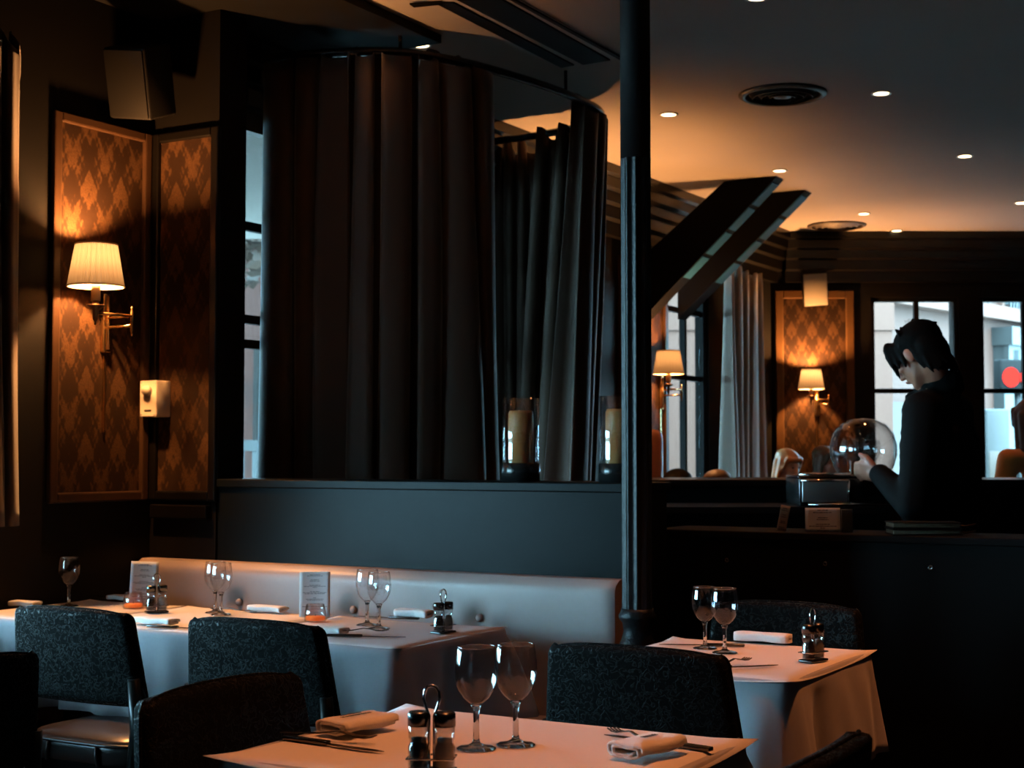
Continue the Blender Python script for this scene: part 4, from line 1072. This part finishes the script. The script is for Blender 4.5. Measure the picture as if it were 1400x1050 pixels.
def face_bits(parent, P, e, k=1.0):
    for s in (-1, 1):
        me = remesh([(P(s * 0.030, 0.083, 0.012), (0.011 * k, 0.006 * k, 0.006 * k), e)], 0.002, 1); mobj('eye', me, 'eye', parent)
    mobj('lips', remesh([(P(0.018, 0.0905, -0.050), 0.0045 * k, P(-0.018, 0.0905, -0.050), 0.0045 * k), (P(0.006, 0.094, -0.048), 0.005 * k, P(-0.006, 0.094, -0.048), 0.005 * k)], 0.0025, 2), 'lips', parent)

def bartender():
    Y = 5.62
    f = Vector((-0.80, 0.60, 0)); left = Vector((-0.60, -0.80, 0)); yaw = math.atan2(-f.x, f.y)
    hip = at_Y(1288, 700, Y); hip = Vector((hip.x, Y, 0.93))
    root = empty('person', (hip.x, hip.y, 0), 0); tag(root, 'standing bartender in a black jacket, head bowed, hand on the till', 'person')
    O = Vector((hip.x, hip.y, 0)); L = lambda v: Vector(v) - O
    headc = at_Y(1257, 489, Y - 0.02); headc = Vector((headc.x, headc.y, headc.z))
    yh = math.atan2(0.66, 0.75); sk, P, e = head_parts(L(headc), yh, 0.62, 1.0)
    neck = L(at_Y(1283, 536, Y)); chest = L(at_Y(1286, 610, Y)); hipl = Vector((0, 0, 0.93))
    shl = neck + left * 0.165 + Vector((0, 0, -0.075)); shr = neck - left * 0.165 + Vector((0, 0, -0.075))
    handL = L(at_Y(1186, 640, 5.66)); elL = L(at_Y(1250, 694, 5.40)); wrL = L(at_Y(1202, 648, 5.60))
    elR = shr + Vector((0.02, 0.06, -0.30)); wrR = elR + f * 0.24 + left * 0.06 + Vector((0, 0, 0.02))
    body = sk + [(P(0, -0.03, -0.05), 0.052, neck, 0.060), (neck, 0.062, chest, 0.11), (chest, 0.12, hipl, 0.12),
        (neck, 0.055, shl, 0.050), (neck, 0.055, shr, 0.050), (shl, 0.048, elL, 0.038), (elL, 0.038, wrL, 0.026), (shr, 0.048, elR, 0.038), (elR, 0.038, wrR, 0.026)]
    # hands: palm and five fingers
    def hand(wr, d, up, side):
        d = d.normalized(); up = (up - d * up.dot(d)).normalized(); s = d.cross(up)
        q = [(wr, 0.024, wr + d * 0.03, 0.024)]
        for k in range(4):
            b0 = wr + d * 0.03 + up * (0.026 - 0.017 * k); b1 = wr + d * 0.085 + up * (0.031 - 0.0195 * k)
            q.append((b0, 0.014, b1, 0.0125))
            ln = (0.040, 0.045, 0.042, 0.034)[k]
            k1 = b1 + d * ln * 0.9 - up * (0.012 + 0.004 * k) + s * 0.006 * side; k2 = k1 + d * ln * 0.35 - up * 0.026 + s * 0.010 * side
            k3 = k2 - up * 0.018 - d * 0.004
            q += [(b1, 0.0105, k1, 0.0095), (k1, 0.0095, k2, 0.0085), (k2, 0.0085, k3, 0.0075)]
        t0 = wr + d * 0.025 + up * 0.026; t1 = t0 + d * 0.035 + up * 0.030 + s * 0.008 * side; t2 = t1 + d * 0.034 + up * 0.004
        q += [(t0, 0.016, t1, 0.0115), (t1, 0.0115, t2, 0.009)]
        return q
    body += hand(wrL, handL - wrL + Vector((-0.01, 0, -0.01)), Vector((-0.45, 0, 1)), 1)
    body += hand(wrR, f, Vector((0, 0, 1)), -1)
    legs = []
    for s in (-1, 1):
        h = hipl + left * 0.09 * s; kn_ = h + Vector((0, 0, -0.44)) + f * 0.02; an = kn_ + Vector((0, 0, -0.42)) - f * 0.02; to = an + f * 0.15 + Vector((0, 0, -0.025))
        legs.append((h, kn_, an, to)); body += [(h, 0.075, kn_, 0.052), (kn_, 0.052, an, 0.036), (an, 0.036, to, 0.030)]
    b = mobj('body', remesh(body, 0.0068, 3), 'skin', root)
    face_bits(root, P, e)
    jk = [(neck + Vector((0, 0, -0.035)) + f * 0.0, 0.085, chest, 0.145), (chest, 0.148, hipl + Vector((0, 0, 0.05)), 0.15), (hipl + Vector((0, 0, 0.05)), 0.15, hipl + Vector((0, 0, -0.12)), 0.155),
          (chest + left * 0.09, 0.12, hipl + left * 0.07, 0.125), (chest - left * 0.09, 0.12, hipl - left * 0.07, 0.125),
          (neck + Vector((0, 0, -0.05)), 0.080, shl, 0.072), (neck + Vector((0, 0, -0.05)), 0.080, shr, 0.072),
          (shl, 0.076, elL, 0.062), (elL, 0.062, wrL - (handL - wrL).normalized() * 0.005, 0.043), (shr, 0.076, elR, 0.062), (elR, 0.062, wrR, 0.043)]
    # stand-up collar
    for i in range(14):
        t = 2 * PI * i / 14; c0 = neck + (f * math.cos(t) + left * math.sin(t)) * 0.078 + Vector((0, 0, -0.01 - 0.03 * math.cos(t)))
        jk.append((c0, 0.022, c0 + Vector((0, 0, 0.062)) - (f * math.cos(t) + left * math.sin(t)) * 0.004, 0.012))
    jk.append((neck + f * 0.10 + left * 0.03 + Vector((0, 0, -0.02)), 0.022, neck + f * 0.07 + left * 0.06 + Vector((0, 0, -0.08)), 0.03))
    mobj('jacket', remesh(jk, 0.011, 4), 'black_jacket', root)
    tr = []
    for (h, kn_, an, to) in legs: tr += [(h, 0.098, kn_, 0.072), (kn_, 0.072, an + Vector((0, 0, 0.02)), 0.058)]
    tr.append((hipl + left * 0.05, 0.12, hipl - left * 0.05, 0.12))
    mobj('trousers', remesh(tr, 0.014, 3), 'black_jacket', root)
    for (h, kn_, an, to) in legs: mobj('shoe', remesh([(Vector((an.x, an.y, 0.042)), 0.042, Vector((to.x, to.y, 0.034)), 0.034)], 0.008, 2), 'black_plastic', root)
    # shaggy hair: full crown, ragged nape, fringe hanging in front of the bowed face
    hr = [(P(0, -0.028, 0.050), (0.086, 0.100, 0.082), e), (P(0, -0.062, 0.0), (0.082, 0.056, 0.082), e), (P(0, -0.066, -0.050), (0.066, 0.040, 0.052), e)]
    rnd = random.Random(5)
    for s in (-1, 1):
        for (y0, z0, y1, z1, r) in ((0.062, 0.080, 0.070, 0.022, 0.016), (0.045, 0.070, 0.052, 0.000, 0.015), (0.020, 0.060, 0.026, -0.012, 0.016), (-0.030, 0.020, -0.034, -0.062, 0.022), (-0.055, 0.0, -0.055, -0.085, 0.020)):
            hr.append((P(s * 0.056, y0, z0), r + 0.006, P(s * 0.078, y1, z1 - rnd.uniform(0, .015)), 0.006))
    for i in range(9):
        x = -0.055 + 0.11 * i / 8; q = abs(x) / 0.055
        tip = P(x * 1.25, 0.112 - 0.030 * q, -0.004 + rnd.uniform(-0.022, 0.020)); mid = P(x * 1.1, 0.096 - 0.022 * q, 0.055)
        hr += [(P(x * 0.9, 0.060, 0.092), 0.020, mid, 0.015), (mid, 0.014, tip, 0.0045)]
    for i in range(34):
        t = rnd.uniform(0, 2 * PI); u = rnd.uniform(0.15, 1.0)
        d = Vector((math.cos(t) * u, math.sin(t) * u, math.sqrt(max(0, 1 - u * u))))
        b0 = P(d.x * 0.070, -0.025 + d.y * 0.085, 0.048 + d.z * 0.068); b1 = P(d.x * 0.094 + rnd.uniform(-.012, .012), -0.03 + d.y * 0.106, 0.046 + d.z * 0.092 + rnd.uniform(-.020, .006))
        hr.append((b0, 0.016, b1, 0.0045))
    for i in range(18):
        t = PI + PI * (i / 17); b0 = P(math.cos(t) * 0.066, -0.045 + math.sin(t) * 0.045, -0.03); b1 = P(math.cos(t) * 0.068, -0.050 + math.sin(t) * 0.050, -0.085 - rnd.uniform(0, .035))
        hr.append((b0, 0.018, b1, 0.0045))
    mobj('hair', remesh(hr, 0.0045, 2), 'hair_black', root)
    # flyaway strands on the crown
    st = MB()
    for i in range(12):
        a0 = P(rnd.uniform(-.04, .04), rnd.uniform(-0.06, 0.03), 0.122); st.tube([a0, a0 + Vector((rnd.uniform(-.01, .02), 0, 0.014)), a0 + Vector((rnd.uniform(0.0, .04), 0, 0.010))], [0.0016, 0.0013, 0.0006], 5)
    st.build('loose_strand', 'hair_black', root)
bartender()

def seated(px, py_head, Y, yaw, pitch, hair, top, lab, long_hair=0.06, k=1.0, fringe=True, seat_z=0.46, skin='skin'):
    hc = at_Y(px, py_head, Y); root = empty('person', (hc.x, hc.y, 0), 0); tag(root, lab, 'person')
    H = Vector((0, 0, hc.z)); f = Vector((-math.sin(yaw), math.cos(yaw), 0)); left = Vector((-f.y, f.x, 0))
    sk, P, e = head_parts(H, yaw, pitch, k)
    neck = H + Vector((0, 0, -0.15)) - f * 0.03; hip = Vector((0, 0, seat_z + 0.10)) - f * 0.06
    shl = neck + left * 0.16 + Vector((0, 0, -0.05)); shr = neck - left * 0.16 + Vector((0, 0, -0.05))
    body = sk + [(P(0, -0.02, -0.05), 0.048, neck, 0.055), (neck, 0.06, hip, 0.11)]
    tp = [(neck + Vector((0, 0, -0.04)), 0.065, hip, 0.15), (neck + Vector((0, 0, -0.06)), 0.07, shl, 0.062), (neck + Vector((0, 0, -0.06)), 0.07, shr, 0.062)]
    ht = []
    for s, sh in ((1, shl), (-1, shr)):
        el = sh + Vector((0, 0, -0.27)) + left * 0.04 * s + f * 0.03; wr = el + f * 0.22 + Vector((0, 0, 0.04)) - left * 0.05 * s
        body += [(sh, 0.045, el, 0.036), (el, 0.036, wr, 0.026), (wr, 0.026, wr + f * 0.06, 0.024)]
        for q in range(4): body.append((wr + f * 0.06 + left * (0.024 - 0.016 * q), 0.011, wr + f * 0.125 + left * (0.03 - 0.02 * q) - Vector((0, 0, 0.02)), 0.008))
        body.append((wr + f * 0.03 - left * 0.02 * s, 0.013, wr + f * 0.075 - left * 0.05 * s, 0.009))
        tp += [(sh, 0.064, el, 0.052), (el, 0.052, wr, 0.038)]
        kn_ = hip + f * 0.42 + left * 0.10 * s; an = Vector((kn_.x, kn_.y, 0.08)) + f * 0.03
        body += [(hip + left * 0.08 * s, 0.075, kn_, 0.05), (kn_, 0.05, an, 0.035), (an, 0.035, an + f * 0.13 - Vector((0, 0, 0.04)), 0.03)]
        ht += [(hip + left * 0.08 * s, 0.095, kn_, 0.068), (kn_, 0.068, an, 0.05)]
    mobj('body', remesh(body, 0.009, 2), skin, root); face_bits(root, P, e, k)
    mobj('top', remesh(tp, 0.016, 3), top, root); mobj('trousers', remesh(ht, 0.018, 3), 'clothes_grey', root)
    hr = [(P(0, -0.028, 0.058), (0.086 * k, 0.100 * k, 0.074 * k), e), (P(0, -0.058, -0.01), (0.082 * k, 0.055 * k, 0.08 * k), e)]
    for s in (-1, 1): hr += [(P(s * 0.075, 0.0, 0.05), 0.024 * k, P(s * 0.084, -0.005, -0.05 - long_hair), 0.020 * k), (P(s * 0.070, -0.05, 0.03), 0.032 * k, P(s * 0.075, -0.05, -0.06 - long_hair), 0.026 * k), (P(s * 0.058, 0.050, 0.070), 0.022 * k, P(s * 0.080, 0.030, -0.01), 0.014 * k)]
    if fringe: hr.append((P(-0.045, 0.068, 0.066), 0.020 * k, P(0.045, 0.068, 0.066), 0.020 * k))
    mobj('hair', remesh(hr, 0.008, 3), hair, root)
    # the stool the person sits on
    st = empty('stool', (root.location.x - f.x * 0.06, root.location.y - f.y * 0.06, 0), 0); tag(st, 'dark stool under the ' + ' '.join(lab.replace('seated ', '').split()[:11]), 'stool', 'stools behind the bar')
    MB().lathe([(0, seat_z - 0.06), (0.17, seat_z - 0.06), (0.18, seat_z - 0.03), (0.16, seat_z - 0.005), (0, seat_z)], 24).build('seat', 'dark_wood', st)
    for i in range(4): MB().tube([(0.12 * math.cos(i * PI / 2 + .7), 0.12 * math.sin(i * PI / 2 + .7), seat_z - 0.06), (0.17 * math.cos(i * PI / 2 + .7), 0.17 * math.sin(i * PI / 2 + .7), 0)], 0.014, 6).build('leg', 'dark_wood', st)
    return root
seated(1078, 638, 9.5, PI - 0.55 + 2 * 0.0 + 1.1, 0.25, 'hair_blonde', 'clothes_grey', 'seated guest with a blonde bob behind the bar', 0.03, 0.85, skin='skin_daylit')
seated(1130, 632, 10.1, PI + 0.9, 0.1, 'hair_brown', 'clothes_grey', 'seated guest with dark hair seen beside the glass dome', 0.05, 0.85)
seated(978, 672, 8.9, 0.4, 0.1, 'hair_brown', 'clothes_grey', 'guest whose brown hair just shows over the bar below the pale curtain')
seated(1409, 578, 8.2, 0.25, 0.1, 'hair_brown', 'sweater_orange', 'guest in an orange top cut off by the right border', 0.08, 1.05)
seated(925, 674, 8.3, 0.2, 0.2, 'hair_black', 'black_jacket', 'guest in black mostly hidden beside the tan chair')

bpy.data.scenes.remove(TMP)

# ================================================================== outside
gr = struct(MB().box(-40, 60, -20, 60, -0.35, -0.12).build('ground', 'asphalt'), 'grey street outside'); 
# facade seen through the far windows, running away to the right
FA = math.radians(42); fx = Vector((math.sin(FA), math.cos(FA), 0)); f0 = Vector((4.30, 18.0, 0))
RZF = math.atan2(fx.y, fx.x)
fb = empty('beige_building', f0, RZF); tag(fb, 'beige rendered building across the street, seen through the far windows', 'building')
MB().box(-0.2, 14, 0, 0.6, -0.12, 3.1).build('ground_floor_wall', 'facade_beige', fb)
MB().box(-0.2, 14, -0.18, 0.6, 3.1, 3.28).build('stone_band', 'facade_white', fb)
MB().box(-0.2, 14, 0.0, 0.6, 3.28, 9).build('upper_wall', 'facade_beige', fb)
MB().box(-0.2, 3.05, -0.05, 0.0, -0.12, 1.9).build('plinth', 'facade_stone', fb)
for i in range(6):
    x = 2.2 + i * 1.5; wn = MB().box(x, x + 0.8, -0.03, 0.0, 3.35, 5.2).build('window', 'dark_glass', fb)
    MB().box(x - 0.08, x, -0.07, 0, 3.3, 5.25).box(x + 0.8, x + 0.88, -0.07, 0, 3.3, 5.25).build('surround', 'facade_white', wn)
    rb = MB()
    for k in range(9): rb.box(x + k * 0.1 - 0.01, x + k * 0.1 + 0.01, -0.16, -0.14, 3.28, 3.75)
    rb.box(x - 0.08, x + 0.88, -0.165, -0.135, 3.73, 3.77).build('balcony_rail', 'iron', wn)
sf = empty('blue_shopfront', f0 + fx * 3.45, RZF); tag(sf, 'grey blue shopfront seen in the window at the right border', 'shopfront')
MB().box(0, 0.42, -0.16, -0.001, -0.12, 2.75).build('pilaster', 'shop_blue', sf)
MB().box(-0.04, 5.0, -0.30, -0.001, 2.75, 3.0).build('fascia', 'shop_blue', sf)
MB().box(-0.02, 0.5, -0.24, -0.16, 2.4, 2.75).build('bracket', 'shop_blue', sf)
MB().box(0.42, 5, -0.06, -0.001, 0.5, 2.75).build('shop_glass', 'dark_glass', sf)
MB().box(0.42, 5, -0.14, -0.001, -0.12, 0.5).build('stall_riser', 'shop_blue', sf)
for x in (1.3, 2.2): MB().box(x, x + 0.08, -0.12, -0.06, 0.5, 2.75).build('mullion', 'shop_blue', sf)
# bright white building end at the left of the far window
wb = empty('white_building', (2.0, 14.4, 0), 0); tag(wb, 'sunlit white rendered building end at the left of the far windows', 'building')
MB().box(-1.2, 1.66, 0, 0.8, -0.12, 2.45).build('lower_wall', 'facade_white', wb)
MB().box(-1.2, 1.68, -0.02, 0.8, 2.45, 6).build('upper_wall', 'facade_white', wb)
# street furniture
def on_ray(px, py, Y): return at_Y(px, py, Y)
p = on_ray(1301, 492, 15.5); sl = empty('street_lamp', (p.x, p.y, -0.12), 0); tag(sl, 'pale blue street lamp head behind the bartender', 'street lamp')
MB().tube([(0.06, 0.05, 0), (0.06, 0.05, p.z + 0.1)], 0.03, 8).build('post', 'iron', sl)
h = MB().rbox(-0.09, 0.09, -0.1, 0.1, -0.14, 0.14, 0.05, 3).build('lamp_head', 'lamp_blue', sl); h.location = (0, 0, p.z + 0.16); h.rotation_euler = (0, 0.5, 0)
p = on_ray(1382, 516, 15.0); tl = empty('traffic_light', (p.x, p.y, -0.12), 0.2); tag(tl, 'glowing red round light outside the right window', 'traffic light')
MB().tube([(0.1, 0.05, 0), (0.1, 0.05, p.z + 0.4)], 0.035, 8).build('post', 'iron', tl)
MB().rbox(-0.13, 0.33, -0.03, 0.12, p.z - 0.04, p.z + 0.30, 0.02).build('housing', 'matt_black', tl)
for dx in (-0.02, 0.17): MB().ball((dx, -0.04, p.z + 0.12), (0.095, 0.03, 0.10), 16, 10).build('red_lens', 'red_lens', tl)
p = on_ray(1360, 640, 16.0); bs = empty('street_cabinet', (p.x, p.y, -0.12), 0); tag(bs, 'grey street cabinet with a blue sign outside the right window', 'cabinet')
MB().rbox(-0.09, 0.17, 0, 0.3, 0, p.z + 0.75, 0.02).build('body', 'shop_blue', bs)
MB().rbox(-0.06, 0.14, -0.01, 0.0, p.z + 0.02, p.z + 0.30, 0.004).build('notice', 'sign_white', bs)
MB().rbox(0.01, 0.08, -0.014, -0.01, p.z + 0.10, p.z + 0.17, 0.004).build('blue_sign', 'sign_blue', bs)
# street side of the room: stone building, tree, railing
sb = empty('stone_building', RW(-11.0, 0), RZW); tag(sb, 'grey stone building across the street, seen through the street windows', 'building')
MB().box(16, 44, 0, 0.8, -0.12, 9).build('wall', 'facade_stone', sb)
MB().box(16, 44, -0.12, 0, 3.5, 3.75).build('stone_band', 'facade_stone', sb)
for i in range(10):
    x = 16.6 + i * 2.2
    for z in (0.9, 4.3):
        wn = MB().box(x, x + 1.0, -0.02, 0.0, z, z + 2.0).build('window', 'pale_pane', sb)
        MB().box(x + 0.48, x + 0.52, -0.05, -0.02, z, z + 2.0).box(x, x + 1, -0.05, -0.02, z + 1.3, z + 1.34).build('glazing_bar', 'facade_white', wn)
pb = empty('pink_building', RW(-14.0, 0), RZW); tag(pb, 'pinkish building with blue shutters, seen in the gap beside the brown curtain', 'building')
MB().box(8.5, 26, 0, 0.8, -0.12, 4.3).build('wall', 'facade_pink', pb)
MB().box(8.4, 26.1, -0.2, 0.9, 4.3, 4.5).build('roof', 'facade_stone', pb)
for i in range(9):
    x = 12.0 + i * 1.2; MB().box(x, x + 0.75, -0.05, 0, 1.4, 2.9).build('shutter', 'lamp_blue', pb)
tr = empty('street_tree', RW(-12.0, 13.7, -0.12), 0); tag(tr, 'brownish street tree seen in the gap beside the brown curtain', 'tree')
MB().tube([(0, 0, 0), (0.05, 0, 1.6), (0, 0.05, 3.4)], [0.14, 0.11, 0.07], 8).build('trunk', 'bark', tr)
fo = MB(); rnd = random.Random(2)
for i in range(700):
    d = Vector((rnd.gauss(0, 1), rnd.gauss(0, 1), rnd.gauss(0, 1))).normalized() * rnd.uniform(0.3, 1) ** 0.5
    c = Vector((d.x * 1.5, d.y * 1.5, 4.4 + d.z * 1.15)); u = Vector((rnd.gauss(0, 1), rnd.gauss(0, 1), rnd.gauss(0, 1))).normalized() * 0.12; v = u.cross(d).normalized() * 0.08
    fo.add([c - u, c - v, c + u, c + v], [(0, 1, 2, 3)])
o = fo.build('foliage', 'leaf', tr); o['kind'] = 'stuff'
fe = empty('street_railing', RW(-7.2, 0), RZW); tag(fe, 'teal painted street railing seen in the gap beside the brown curtain', 'railing')
MB().box(5.5, 9.5, -0.03, 0.03, 1.28, 1.36).build('top_rail', 'teal_paint', fe)
MB().box(5.5, 9.5, -0.03, 0.03, 0.15, 0.22).build('bottom_rail', 'teal_paint', fe)
for i in range(22): MB().box(5.6 + i * 0.18, 5.65 + i * 0.18, -0.02, 0.02, -0.12 if i % 5 == 0 else 0.22, 1.28).build('baluster', 'teal_paint', fe)
